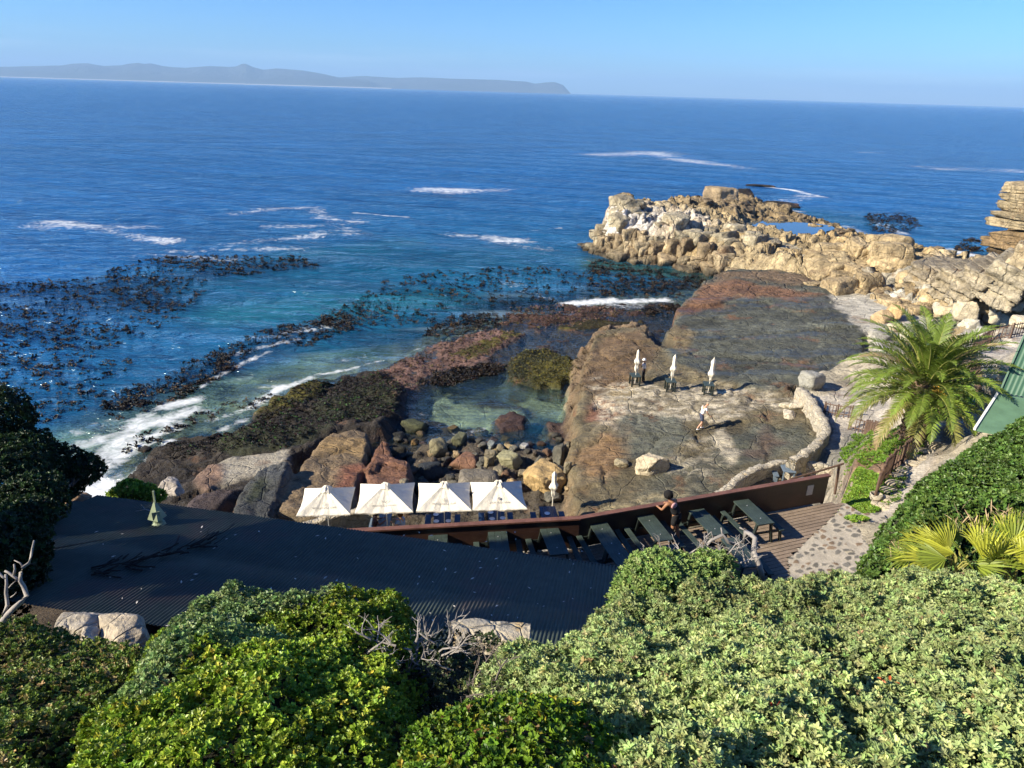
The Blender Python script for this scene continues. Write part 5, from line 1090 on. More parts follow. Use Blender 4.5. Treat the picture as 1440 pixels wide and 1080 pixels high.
def person(at, rz, k, lb, skinc, parts, shoes=(.6, .6, .58), hair=None, s=1.0):
    """k: joint positions (pelvis, waist, chest, neck, head, l/r hip, knee, ankle, toe, shoulder, elbow, wrist)"""
    o = empty('person', at, rz); o.scale = (s, s, s); tag(o, lb, 'person')
    J = [(k['pelvis'], (.15, .11))]; E_ = []
    wst = chain(J, E_, 0, [(k['waist'], (.125, .095)), (k['chest'], (.16, .11)), (k['neck'], (.075, .07))]); chest = wst-1
    nk = Vector(k['neck']); hd = Vector(k['head']); ax = (hd-nk).normalized()
    fwd = Vector(k.get('face', (0, 1, 0))).normalized(); rt_ = fwd.cross(Vector((0, 0, 1))).normalized()
    n_ = chain(J, E_, wst, [(tuple(nk+ax*.07), .055), (tuple(hd-ax*.07+fwd*.02), (.062, .07)), (tuple(hd+fwd*.005), (.078, .092)), (tuple(hd+ax*.075), (.062, .072))])
    chain(J, E_, n_-1, [(tuple(hd+fwd*.095-ax*.01), .012), (tuple(hd+fwd*.112-ax*.022), .010)])      # nose
    for sg in (-1, 1): chain(J, E_, n_-1, [(tuple(hd+rt_*sg*.082-fwd*.005), .014), (tuple(hd+rt_*sg*.090-fwd*.012+ax*.02), .010)])
    for sg in 'lr':
        a = chain(J, E_, 0, [(k[sg+'hip'], .095), (k[sg+'knee'], .060), (tuple((Vector(k[sg+'knee'])*.6+Vector(k[sg+'ankle'])*.4)), .058), (k[sg+'ankle'], .038)]); chain(J, E_, a, [(k[sg+'toe'], .034)])
        b_ = chain(J, E_, chest, [(k[sg+'sh'], .060), (tuple((Vector(k[sg+'sh'])+Vector(k[sg+'el']))/2), .050), (k[sg+'el'], .040), (k[sg+'wr'], .027)])
        d = Vector(k.get(sg+'hd', tuple(Vector(k[sg+'wr'])-Vector(k[sg+'el'])))); hand(J, E_, b_, d, 1 if sg == 'r' else -1)
    skinned('body', J, E_, skinm(skinc), o)
    for nm, mt, spec in parts:
        jj = []; ee = []
        names = {}
        for a, r_ in spec['v']: names[a] = len(jj); p_ = k[a] if a in k else tuple(Vector(k[a.split('*')[0]])*(1-float(a.split('*')[2]))+Vector(k[a.split('*')[1]])*float(a.split('*')[2])); jj.append((p_, r_))
        for a, b_ in spec['e']: ee.append((names[a], names[b_]))
        skinned(nm, jj, ee, mt, o)
    # eyes and mouth line
    mb = MB()
    for sg in (-1, 1): e_ = hd+fwd*.084+rt_*sg*.032+ax*.01; mb.lathe([(.0, -.01), (.011, 0), (0, .01)], tuple(e_), 8)
    e_ = hd+fwd*.088-ax*.055; mb.tube([tuple(e_-rt_*.022), tuple(e_+rt_*.022)], .005, 5); mb.build('face', cloth('eye_and_mouth', (.03, .015, .012)), o)
    for sg in 'lr':
        a = Vector(k[sg+'ankle']); t_ = Vector(k[sg+'toe']); d = (t_-a); d.z = 0; d.normalize()
        skinned('shoe', [(tuple(Vector((a.x, a.y, t_.z+.01))-d*.05), .045), (tuple(Vector((a.x, a.y, t_.z+.012))+d*.05), .048), (tuple(Vector((a.x, a.y, t_.z))+d*.18), .036)], [(0, 1), (1, 2)], cloth('shoe_fabric', shoes), o)
    if hair:
        c_, sc, off, nz = hair; v, f = ico(4); v = v*(1+nz*fbm3(v*5, 3, 8))[:, None]*np.array(sc); mk('hair', v+np.array(hd)+np.array(off), f, cloth('hair', c_), o, smooth=True)
    return o
BLK = cloth('black_fabric', (.012, .012, .013)); WHT = cloth('white_fabric', (.72, .70, .68)); NVY = cloth('navy_fabric', (.05, .06, .10)); LBL = cloth('light_blue_fabric', (.28, .38, .55)); MAR = cloth('dark_maroon_fabric', (.045, .022, .022)); PNK = cloth('pink_fabric', (.62, .36, .36))
shirt = lambda g=1.: dict(v=[('pelvis*waist*.2', (.165*g, .128*g)), ('waist', (.148*g, .118*g)), ('chest', (.172*g, .122*g)), ('chest*neck*.75', (.10, .09)), ('lsh', .070), ('rsh', .070), ('lsh*lel*.6', .062), ('rsh*rel*.6', .062)], e=[('pelvis*waist*.2', 'waist'), ('waist', 'chest'), ('chest', 'chest*neck*.75'), ('chest', 'lsh'), ('chest', 'rsh'), ('lsh', 'lsh*lel*.6'), ('rsh', 'rsh*rel*.6')])
vest = dict(v=[('pelvis*waist*.2', (.165, .128)), ('waist', (.15, .118)), ('chest', (.18, .132)), ('chest*neck*.7', (.10, .09))], e=[('pelvis*waist*.2', 'waist'), ('waist', 'chest'), ('chest', 'chest*neck*.7')])
def legs(f, r2): return dict(v=[('pelvis*waist*.6', (.158, .122)), ('pelvis', (.172, .134)), ('lhip', .118), ('rhip', .118), ('lhip*lknee*'+str(f), r2), ('rhip*rknee*'+str(f), r2)], e=[('pelvis*waist*.6', 'pelvis'), ('pelvis', 'lhip'), ('pelvis', 'rhip'), ('lhip', 'lhip*lknee*'+str(f)), ('rhip', 'rhip*rknee*'+str(f))])
trous = dict(v=[('pelvis*waist*.3', (.155, .12)), ('pelvis', (.162, .124)), ('lhip', .108), ('rhip', .108), ('lknee', .075), ('rknee', .075), ('lknee*lankle*.92', .055), ('rknee*rankle*.92', .055)], e=[('pelvis*waist*.3', 'pelvis'), ('pelvis', 'lhip'), ('pelvis', 'rhip'), ('lhip', 'lknee'), ('rhip', 'rknee'), ('lknee', 'lknee*lankle*.92'), ('rknee', 'rknee*rankle*.92')])
# woman leaning on the balustrade, seen from behind
rz_ = math.atan2(*(RB-RK)[[1, 0]]); ft = P(949, 757, DZ)
t = (ft[:2]-RK[:2])@RD; cpt = RK[:2]+RD*t
wm = dict(pelvis=(-.05, .02, .93), waist=(-.09, .06, 1.07), chest=(-.15, .14, 1.25), neck=(-.22, .20, 1.42), head=(-.29, .25, 1.56), face=(0, 1, -.25), lhip=(-.09, .02, .88), rhip=(.09, .02, .88), lknee=(-.10, .04, .49), rknee=(.09, .05, .48), lankle=(-.11, .06, .09), rankle=(.07, -.10, .09), ltoe=(-.13, .18, .04), rtoe=(.08, .02, .04),
          lsh=(-.37, .16, 1.35), rsh=(-.03, .16, 1.37), lel=(-.45, .26, 1.12), rel=(.09, .24, 1.13), lwr=(-.40, .46, 1.09), rwr=(.04, .46, 1.09), lhd=(.6, .8, -.1), rhd=(-.6, .8, -.1))
base = cpt+nrm*.55-RD*.12; w_o = person((base[0], base[1], DZ), rz_+math.radians(16), {k_: ((v_[0]+(.04 if k_ not in ('face',) and 'hd' not in k_ and v_[2] > 1 else 0)), v_[1], v_[2]) for k_, v_ in wm.items()}, 'person with round black hair leaning on the deck balustrade, black shorts and black-and-pink top', (.30, .15, .08), [('top', BLK, vest), ('shorts', BLK, legs(.8, .08))], shoes=(.25, .32, .45), hair=((.008, .007, .007), (.14, .14, .135), (0, -.02, .04), .12))
v, f = ico(3); mk('back_panel', v*np.array([.115, .04, .095])+np.array([-.17, .035, 1.30]), f, PNK, w_o, smooth=True)
# man walking over the rocks
mn = dict(pelvis=(0, 0, .92), waist=(0, .05, 1.07), chest=(0, .12, 1.26), neck=(0, .20, 1.43), head=(0, .29, 1.56), face=(0, 1, -.5), lhip=(-.09, 0, .87), rhip=(.09, 0, .87), lknee=(-.10, .17, .49), rknee=(.10, .03, .47), lankle=(-.10, .13, .09), rankle=(.10, -.22, .13), ltoe=(-.10, .28, .04), rtoe=(.10, -.08, .04),
          lsh=(-.20, .13, 1.37), rsh=(.20, .13, 1.37), lel=(-.25, .10, 1.10), rel=(.24, .20, 1.11), lwr=(-.25, .22, .87), rwr=(.22, .38, .93))
a = G(984, 603); person(a-np.array([0, 0, .02]), math.radians(-75), mn, 'man in white t-shirt and navy shorts walking bent forward across the flat rock', (.50, .28, .18), [('t_shirt', WHT, shirt(1.05)), ('shorts', NVY, legs(.85, .095))], shoes=(.7, .7, .68), hair=((.45, .36, .24), (.083, .095, .06), (0, -.0, .055), .05))
# waiter at the leftmost parasol
wt = dict(pelvis=(0, 0, .95), waist=(0, .0, 1.10), chest=(0, .02, 1.28), neck=(0, .03, 1.45), head=(0, .06, 1.60), face=(0, 1, -.1), lhip=(-.09, 0, .90), rhip=(.09, 0, .90), lknee=(-.10, .05, .50), rknee=(.09, .0, .50), lankle=(-.12, .0, .09), rankle=(.10, -.08, .09), ltoe=(-.12, .14, .04), rtoe=(.10, .07, .04),
          lsh=(-.19, .03, 1.39), rsh=(.19, .03, 1.39), lel=(-.22, .20, 1.16), rel=(.20, .22, 1.18), lwr=(-.12, .42, 1.27), rwr=(.08, .43, 1.22))
a = G(904, 537.5); o = person(a-np.array([0, 0, .02]), math.radians(75), wt, 'person in white hat, pale top and black trousers reaching for the leftmost closed parasol', (.10, .055, .035), [('top', WHT, shirt()), ('trousers', BLK, trous)], shoes=(.02, .02, .02))
mb = MB(); mb.lathe([(.0, .10), (.08, .085), (.10, .03), (.105, 0), (.15, -.015), (.15, -.022), (.0, -.02)], (0, .06, 1.65), 18); mb.build('hat', WHT, o, smooth=True)
# seated people under the second umbrella
st_ = dict(pelvis=(0, 0, .52), waist=(0, .02, .67), chest=(0, .06, .85), neck=(0, .10, 1.02), head=(0, .14, 1.17), face=(0, 1, -.2), lhip=(-.10, .05, .50), rhip=(.10, .05, .50), lknee=(-.13, .45, .50), rknee=(.13, .45, .50), lankle=(-.13, .40, .09), rankle=(.13, .43, .09), ltoe=(-.13, .55, .04), rtoe=(.13, .58, .04),
           lsh=(-.19, .07, .96), rsh=(.19, .07, .96), lel=(-.26, .20, .74), rel=(.26, .2, .74), lwr=(-.16, .42, .80), rwr=(.14, .42, .80))
a = P(525, 725, 1.7+1.1); person((a[0], a[1], 1.7), math.radians(-70), st_, 'dark-haired person in dark maroon clothing seated left of the grey-blue table', (.2, .1, .07), [('top', MAR, shirt(1.1)), ('trousers', BLK, trous)], hair=((.012, .009, .008), (.10, .115, .12), (0, -.02, .02), .06))
a = P(566, 727, 1.7+1.1); person((a[0], a[1], 1.7), math.radians(70), st_, 'brown-haired person in light blue shirt seated right of the grey-blue table', (.42, .24, .15), [('shirt', LBL, shirt(1.1)), ('trousers', NVY, trous)], hair=((.09, .04, .018), (.10, .125, .13), (0, -.03, .02), .06))
for (px, py, rz, lb) in ((525, 733, 20, 'plain stool under the dark-haired seated person'), (566, 734, 20, 'plain stool under the person in the light blue shirt')):
    a = P(px, py-8, 2.8); mb = MB(); mb.box((0, 0, .40), (.42, .36, .05)); 
    o = empty('stool', (a[0], a[1], 1.7), math.radians(rz)); mb.build('seat', M_NAVY, o)
    for sx in (-1, 1):
        for sy in (-1, 1): mb = MB(); mb.box((sx*.17, sy*.14, .19), (.04, .04, .38)); mb.build('leg', M_NAVY, o)
    tag(o, lb, 'stool')
# ================================================================== PLANTS
def leafmat(name, rough=.5, trans=.25, spec=.4):
    m, n, l, b = new_mat(name); a = N(n, 'ShaderNodeAttribute', attribute_name='Col'); l.new(a.outputs['Color'], b.inputs['Base Color'])
    b.inputs['Roughness'].default_value = rough; b.inputs['Specular IOR Level'].default_value = spec
    tr = n.new('ShaderNodeBsdfTranslucent'); mx = n.new('ShaderNodeMixShader'); mx.inputs[0].default_value = trans
    l.new(a.outputs['Color'], tr.inputs[0]); l.new(b.outputs[0], mx.inputs[1]); l.new(tr.outputs[0], mx.inputs[2]); l.new(mx.outputs[0], n['Material Output'].inputs[0]); return m
M_LEAF = leafmat('leaf'); M_GLOSS = leafmat('glossy_leaf', .42, .22, .3); M_SAGE = leafmat('soft_leaf', .75, .22, .2); M_DRY = leafmat('dry_leaf', .8, .15, .2); M_KELP = leafmat('kelp_blade', .5, .0, .25)
M_INNER = surf('dark_hull', (.022, .022, .010), rough=.95, vary=((6, .5, 1.5),), bump=((20, .03),))  # dark colour of the closed sheet beneath the foliage
def unit(a): return a/(np.linalg.norm(a, axis=-1, keepdims=True)+1e-9)
def leaves_geo(p, d, nrm, ln, wd, fold=.25, curl=.15, tip=.0, widest=.55):
    """one folded, slightly curled leaf per row: two quads sharing a midrib"""
    d = unit(d); sd = unit(np.cross(d, nrm)); nn = unit(np.cross(sd, d)); ln = np.broadcast_to(ln, (len(p),))[:, None]; wd = np.broadcast_to(wd, (len(p),))[:, None]
    m_ = p+d*ln*widest-nn*wd*fold*.4; t_ = p+d*ln-nn*ln*curl; up_ = nn*wd*fold
    a1 = p+d*ln*.32+up_*.7; a2 = p+d*ln*.78+up_*.8-nn*ln*curl*.5
    V = np.stack([p, a1+sd*wd*.42, a2+sd*wd*.44, t_, a2-sd*wd*.44, a1-sd*wd*.42, m_], 1).reshape(-1, 3); n_ = len(p); i = np.arange(n_)[:, None]*7
    return V, [np.concatenate([i+np.array([[0, 6, 2, 1]]), i+np.array([[0, 5, 4, 6]])]), np.concatenate([i+np.array([[6, 3, 2]]), i+np.array([[6, 4, 3]])])]
def rosettes(C_, ax, per, ln, wd, r, spread=(.5, 1.25), off=.25):
    n_ = len(C_); ax = unit(ax); a = unit(np.cross(ax, r.normal(size=(n_, 3)))); b_ = np.cross(ax, a); ps, ds, ns = [], [], []
    for k in range(per):
        th = k*2.4+r.uniform(0, .8, n_); el = r.uniform(*spread, n_)
        rad = (np.cos(th)[:, None]*a+np.sin(th)[:, None]*b_); d = unit(ax*np.cos(el)[:, None]+rad*np.sin(el)[:, None])
        ps.append(C_-ax*ln*off*(k/per)); ds.append(d); ns.append(unit(ax*np.sin(el)[:, None]-rad*np.cos(el)[:, None])+.3*r.normal(size=(n_, 3)))
    return np.concatenate(ps), np.concatenate(ds), np.concatenate(ns)
def pal(n_, cols, wts, r, sd=.18):
    c = np.array(cols)[r.choice(len(cols), n_, p=np.array(wts)/sum(wts))]; return np.clip(c*(1+sd*r.normal(size=(n_, 1)))*(1+.06*r.normal(size=(n_, 3))), .003, .9)
def bush(name, outl, inner, dens, per, ln, wd, cols, wts, mat, lb, seed, lump=.16, drop=.9, lsc=1.0, patch=None, holes=0., gd=.25, spread=(.5, 1.25), cat='bush', up=.5, edge=.5, stuff=False, grow=.28):
    r = np.random.default_rng(seed); pts = np.array([D(*q) for q in outl]); al = np.vstack([pts, [D(*q) for q in inner]]) if inner else pts; c0 = pts[:, :2].mean(0)
    X0, Y0 = al[:, 0].mean(), al[:, 1].mean(); f_ = lambda x, y: np.stack([np.ones_like(x), x-X0, y-Y0, (x-X0)**2, (x-X0)*(y-Y0), (y-Y0)**2], -1)
    k, *_ = np.linalg.lstsq(f_(al[:, 0], al[:, 1]), al[:, 2], rcond=1e-4)
    def top(x, y, s): return f_(x, y)@k+lump*fbm(x*1.9*lsc+seed, y*1.9*lsc, 3, seed)+lump*.55*fbm(x*5.5*lsc, y*5.5*lsc, 3, seed+4, .6)-drop*(1-sst(-.05, edge, s))
    x0, y0 = pts[:, :2].min(0)-.5; x1, y1 = pts[:, :2].max(0)+.5
    n_ = int((x1-x0)*(y1-y0)*dens*1.0); x = r.uniform(x0, x1, n_); y = r.uniform(y0, y1, n_)
    s = grow+sdf(pts, x, y)+.16*fbm(x*2.2, y*2.2, 3, seed+7)+.05*fbm(x*9, y*9, 2, seed+8); m = s > -.05
    if holes: m &= fbm(x*3.1, y*3.1, 3, seed+9) > -1+holes
    x, y, s = x[m], y[m], s[m]; z = top(x, y, s); e = .04
    gx = (top(x+e, y, s)-z)/e; gy = (top(x, y+e, s)-z)/e
    ex = (sdf(pts, x+e, y)-sdf(pts, x-e, y))/(2*e); ey = (sdf(pts, x, y+e)-sdf(pts, x, y-e))/(2*e); ed = (1-sst(0, edge, s))*drop
    nr = unit(np.stack([-gx-ex*ed*1.5, -gy-ey*ed*1.5, np.ones_like(x)], -1))
    dp = r.exponential(.07, len(x)); C_ = np.c_[x, y, z]-nr*dp[:, None]
    ax = unit(nr*(1-up)+np.array([0, 0, up])+.38*r.normal(size=nr.shape))
    p_, d, nn = rosettes(C_, ax, per, ln, wd, r, spread)
    tone = 1+.35*fbm(x*.8, y*.8, 2, seed+20)
    cc = pal(len(x), cols, wts, r)*tone[:, None]
    if patch is not None:
        for (px, py, dd, rad, pc, pwt) in patch:
            q = D(px, py, dd); w_ = (np.hypot(x-q[0], y-q[1])+.3*fbm(x*2, y*2, 2, seed+30) < rad); cc[w_] = pal(w_.sum(), pc, pwt, r)*tone[w_][:, None]
    cl = np.tile(cc, (per, 1))*(1+.12*r.normal(size=(len(p_), 1))); L_ = ln*r.uniform(.65, 1.15, len(p_))
    V, F = leaves_geo(p_, d, nn, L_, L_*wd/ln)
    o = empty(name, (X0, Y0, al[:, 2].min()-1)); tag(o, lb, cat)
    mk('foliage', loc(V, o), F, mat, o, cols=np.clip(np.repeat(cl, 7, 0), .003, .9))
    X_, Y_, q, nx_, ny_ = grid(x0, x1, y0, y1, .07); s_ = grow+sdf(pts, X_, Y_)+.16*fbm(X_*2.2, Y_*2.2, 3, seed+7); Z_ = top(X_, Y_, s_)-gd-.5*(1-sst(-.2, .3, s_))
    mk('dark_inner_hull', loc(np.c_[X_, Y_, Z_], o), q[(s_ > -.02)[q].all(1)], M_INNER, o, smooth=True); return o  # dark sheet just under the leaves, blocks the view through the bush
SG = [(.31, .385, .15), (.37, .44, .18), (.25, .33, .12), (.47, .50, .21), (.34, .25, .13)]
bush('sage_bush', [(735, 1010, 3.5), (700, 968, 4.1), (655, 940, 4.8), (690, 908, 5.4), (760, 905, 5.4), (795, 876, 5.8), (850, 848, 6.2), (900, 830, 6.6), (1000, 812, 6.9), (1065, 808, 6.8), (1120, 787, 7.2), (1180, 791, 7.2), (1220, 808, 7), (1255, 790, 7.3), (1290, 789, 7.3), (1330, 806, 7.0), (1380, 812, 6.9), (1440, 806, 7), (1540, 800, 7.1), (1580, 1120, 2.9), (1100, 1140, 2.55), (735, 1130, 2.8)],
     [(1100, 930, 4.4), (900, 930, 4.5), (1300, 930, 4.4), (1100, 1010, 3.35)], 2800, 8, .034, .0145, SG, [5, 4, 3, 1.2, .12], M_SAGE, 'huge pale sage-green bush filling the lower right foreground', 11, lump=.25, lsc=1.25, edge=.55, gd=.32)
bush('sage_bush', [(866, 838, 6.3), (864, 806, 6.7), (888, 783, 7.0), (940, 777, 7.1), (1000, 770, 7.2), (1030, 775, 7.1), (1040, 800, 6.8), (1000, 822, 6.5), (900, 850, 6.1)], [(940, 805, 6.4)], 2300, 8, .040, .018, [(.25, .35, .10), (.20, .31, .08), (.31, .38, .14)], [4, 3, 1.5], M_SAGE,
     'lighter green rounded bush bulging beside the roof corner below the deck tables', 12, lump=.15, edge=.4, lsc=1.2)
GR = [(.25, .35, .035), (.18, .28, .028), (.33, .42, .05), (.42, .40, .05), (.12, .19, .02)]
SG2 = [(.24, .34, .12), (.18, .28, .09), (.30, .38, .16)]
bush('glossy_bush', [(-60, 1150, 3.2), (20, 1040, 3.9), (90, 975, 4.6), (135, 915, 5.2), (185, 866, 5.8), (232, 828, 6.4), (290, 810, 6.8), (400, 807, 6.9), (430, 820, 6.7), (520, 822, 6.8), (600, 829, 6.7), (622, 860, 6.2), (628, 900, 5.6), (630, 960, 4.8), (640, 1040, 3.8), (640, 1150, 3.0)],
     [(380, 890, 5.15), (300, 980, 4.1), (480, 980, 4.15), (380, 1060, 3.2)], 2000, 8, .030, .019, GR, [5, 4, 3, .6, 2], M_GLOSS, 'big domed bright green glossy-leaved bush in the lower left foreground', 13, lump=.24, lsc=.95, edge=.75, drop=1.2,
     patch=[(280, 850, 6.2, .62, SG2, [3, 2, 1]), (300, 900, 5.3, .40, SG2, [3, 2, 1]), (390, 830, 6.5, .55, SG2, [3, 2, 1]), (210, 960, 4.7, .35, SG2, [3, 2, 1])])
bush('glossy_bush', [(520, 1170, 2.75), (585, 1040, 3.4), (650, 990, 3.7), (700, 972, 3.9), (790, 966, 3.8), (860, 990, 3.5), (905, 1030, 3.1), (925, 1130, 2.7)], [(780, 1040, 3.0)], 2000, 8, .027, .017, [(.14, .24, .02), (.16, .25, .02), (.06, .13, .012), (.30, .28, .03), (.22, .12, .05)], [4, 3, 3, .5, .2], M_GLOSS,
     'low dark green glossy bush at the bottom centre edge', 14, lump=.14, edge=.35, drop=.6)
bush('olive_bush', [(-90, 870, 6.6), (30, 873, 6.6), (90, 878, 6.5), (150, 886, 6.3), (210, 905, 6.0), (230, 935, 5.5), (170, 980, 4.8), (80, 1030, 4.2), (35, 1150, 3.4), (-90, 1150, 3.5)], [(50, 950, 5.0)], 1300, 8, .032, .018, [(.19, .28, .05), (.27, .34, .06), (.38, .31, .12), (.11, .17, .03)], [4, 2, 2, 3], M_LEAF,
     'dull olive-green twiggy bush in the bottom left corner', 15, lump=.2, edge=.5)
bush('dark_shrub', [(600, 900, 5.8), (640, 880, 6.4), (690, 900, 6.2), (700, 930, 5.4), (680, 970, 4.7), (650, 1010, 4.1), (630, 980, 4.6)], [], 500, 8, .035, .016, [(.035, .06, .02), (.07, .09, .03), (.10, .08, .05)], [4, 2, 1], M_LEAF, 'sparse shadowy shrub in the gap between the two big bushes', 16, lump=.2, edge=.3, drop=.5)
HG = [(.085, .155, .03), (.12, .20, .04), (.055, .10, .02), (.19, .27, .09)]
bush('hedge', [(1248, 752, 14.6), (1256, 715, 15.6), (1270, 680, 16.6), (1295, 655, 17.6), (1335, 633, 18.4), (1380, 607, 19.2), (1440, 575, 20.2), (1520, 545, 21.2), (1560, 760, 15.0), (1440, 735, 15.0), (1380, 735, 15.0), (1310, 752, 14.6)], [(1380, 680, 16.0)], 330, 8, .095, .06, HG, [5, 3, 4, .5], M_GLOSS,
     'dense dark green glossy hedge filling the bank at the right', 17, lump=.2, edge=.8, drop=1.6, lsc=.6, gd=.3, cat='hedge')
# ground cover on the mound and banks
def cover(name, poly, n_, ln, wd, cols, wts, lb, seed, mat=M_LEAF, h=0, lift=0.02, per=6):
    r = np.random.default_rng(seed); w_ = np.array([G(*q) for q in poly]); x0, y0 = w_[:, :2].min(0)-.3; x1, y1 = w_[:, :2].max(0)+.3
    x = r.uniform(x0, x1, n_); y = r.uniform(y0, y1, n_); m = sdf(w_, x, y)+.3+.25*fbm(x*2, y*2, 3, seed) > 0; x, y = x[m], y[m]
    z = ground(x, y)[0]+lift+h*(.5+.5*fbm(x*1.6, y*1.6, 3, seed+1)); C_ = np.c_[x, y, z]; ax = np.array([0, 0, 1])+.4*r.normal(size=C_.shape)
    p_, d, nn = rosettes(C_, ax, per, ln, wd, r); cc = np.tile(pal(len(x), cols, wts, r)*(1+.3*fbm(x, y, 2, seed+2))[:, None], (per, 1)); V, F = leaves_geo(p_, d, nn, ln*r.uniform(.6, 1.2, len(p_)), wd)
    o = mk(name, V, F, mat, cols=np.clip(np.repeat(cc, 7, 0), .003, .9)); tag(o, lb, 'ground cover', kind='stuff')
LM = [(.20, .33, .03), (.27, .40, .05), (.12, .24, .02)]
cover('ground_cover', [(1184, 708), (1198, 684), (1220, 668), (1234, 684), (1226, 712), (1202, 732)], 11000, .07, .03, LM, [3, 2, 2], 'bright lime-green creeping plants below the bank at the end of the deck', 31, h=.12)
cover('ground_cover', [(1190, 632), (1210, 616), (1240, 606), (1275, 602), (1290, 620), (1280, 642), (1245, 636), (1235, 650), (1215, 648)], 9500, .08, .035, [(.14, .25, .02), (.10, .20, .02), (.18, .28, .03)], [3, 2, 2], 'green creeping plants on the mound at the foot of the palm', 32, h=.15)
cover('ground_cover', [(1318, 575), (1330, 545), (1355, 525), (1368, 540), (1368, 572), (1340, 590)], 7000, .10, .04, LM, [3, 2, 2], 'lime-green creeping plants beside the upper path right of the palm', 33, h=.3)
cover('ground_cover', [(1240, 700), (1250, 680), (1262, 668), (1258, 690), (1248, 706)], 1500, .07, .03, [(.08, .15, .02), (.15, .26, .03)], [2, 2], 'small green tufts between fence and steps', 34, h=.1)
# leafy crowns made of clumps
def blob_tree(name, at, blobs, n_, ln, wd, cols, wts, lb, seed, mat=M_LEAF, trunk=None, per=7, cat='tree', tr_r=.12, group=None):
    r = np.random.default_rng(seed); o = empty(name, at); C_, A_ = [], []; vol = np.array([b[3]**2 for b in blobs]); 
    for b_, k in zip(blobs, vol/vol.sum()):
        m_ = int(n_*k); d = unit(r.normal(size=(m_, 3))); rr_ = b_[3]*(1+.28*fbm3(d*2.6+b_[0], 3, seed))*(1-np.abs(r.normal(size=m_))*.16)
        C_.append(np.array(b_[:3])+d*rr_[:, None]*np.array([1, 1, .8])); A_.append(d+np.array([0, 0, .35])+.4*r.normal(size=d.shape))
    C_ = np.concatenate(C_); A_ = np.concatenate(A_); p_, d, nn = rosettes(C_, A_, per, ln, wd, r)
    cc = np.tile(pal(len(C_), cols, wts, r)*(1+.3*fbm3(C_*.9, 2, seed+3))[:, None], (per, 1)); V, F = leaves_geo(p_, d, nn, ln*r.uniform(.6, 1.2, len(p_)), wd)
    mk('crown', loc(V, o), F, mat, o, cols=np.clip(np.repeat(cc, 7, 0), .003, .9))
    mb = MB(); rr_ = random.Random(seed); a = np.zeros(3)
    for b_ in blobs:
        e = loc(b_[:3], o); mid = e*.5+np.array([rr_.gauss(0, .15), rr_.gauss(0, .15), .1]); mb.tube([a, mid*.6, mid+e*.1, e], [tr_r, tr_r*.75, tr_r*.45, tr_r*.15], 7)
        for j in range(5): t_ = e+np.array([rr_.gauss(0, 1), rr_.gauss(0, 1), rr_.gauss(.2, .7)])*b_[3]*.5; mb.tube([e*.8+mid*.2*.5, (e+t_)/2, t_], [tr_r*.25, tr_r*.15, .01], 5)
    mb.build('trunk', M_BARK, o, smooth=True); tag(o, lb, cat, group); return o
M_BARK = surf('bark', (.10, .075, .055), rough=.9, vary=((3, .6, 1.3),), bump=((14, .03),), stretch=(1, 1, .4))
def B(px, py, z, rpx): p_ = D(px, py, z); return (p_[0], p_[1], p_[2], rpx*z/FPX)
DK = [(.022, .05, .014), (.035, .075, .018), (.014, .03, .010)]
blob_tree('dark_tree', tuple(D(-10, 860, 14.5)), [B(-15, 590, 19, 56), B(28, 640, 18.6, 48), B(-20, 690, 17, 90), B(80, 655, 18.8, 34), B(118, 660, 19, 26), B(46, 702, 16.0, 46), B(-30, 790, 13.5, 90), B(15, 770, 13.6, 46), B(90, 682, 18.8, 26), B(40, 725, 14.6, 34)], 16000, .085, .045, DK, [3, 2, 3], 'dark shaded tree spreading over the left end of the roof', 41, per=7)
blob_tree('lime_shrub', tuple(P(188, 706, 8.2)), [(*P(182, 690, 8.9), .38), (*P(205, 693, 8.8), .30), (*P(165, 697, 8.7), .26), (*P(222, 697, 8.7), .2)], 900, .10, .05, [(.27, .38, .04), (.18, .28, .03)], [3, 2], 'lime-green leafy shrub just beyond the roof near the vent', 42, cat='shrub', tr_r=.03)
cover('ground_cover', [(90, 708), (110, 702), (145, 693), (160, 698), (140, 702), (112, 712)], 900, .09, .03, [(.3, .38, .05), (.16, .24, .03)], [2, 2], 'yellow-green weeds along the far left edge of the roof', 35, h=.15) if 0 else None
rt2 = random.Random(2)
for i, (x, y, z, R_) in enumerate(((-13.2, 10.2, 16.9, 2.0), (-13.6, 6.2, 21.9, 1.9), (-14.2, 8.4, 19.9, 2.3), (-17.5, 8.0, 20.6, 2.6))):  # trees out of view at the left, set where their shade reaches the roof
    blob_tree('unseen_shade_tree', (x, y, z-4.2), [(x, y, z, R_*.75), (x+R_*.5, y-.5, z-.6, R_*.5), (x-R_*.5, y+.4, z-.5, R_*.55), (x+.2, y+R_*.45, z-.9, R_*.5), (x, y-.2, z+.8, R_*.45), (x+.6, y+.3, z-2.0, R_*.5)], 3000, .26, .15, DK, [3, 2, 2],
              ('unseen dark evergreen tree on the hillside, shading the roof', 'unseen tall dark evergreen tree on the slope, shading the roof', 'unseen dark evergreen tree high on the slope, shading the roof', 'unseen broad dark evergreen tree behind the others, shading the roof', 'unseen small dark evergreen tree nearest the sea on the slope')[i], 50+i, tr_r=.2)

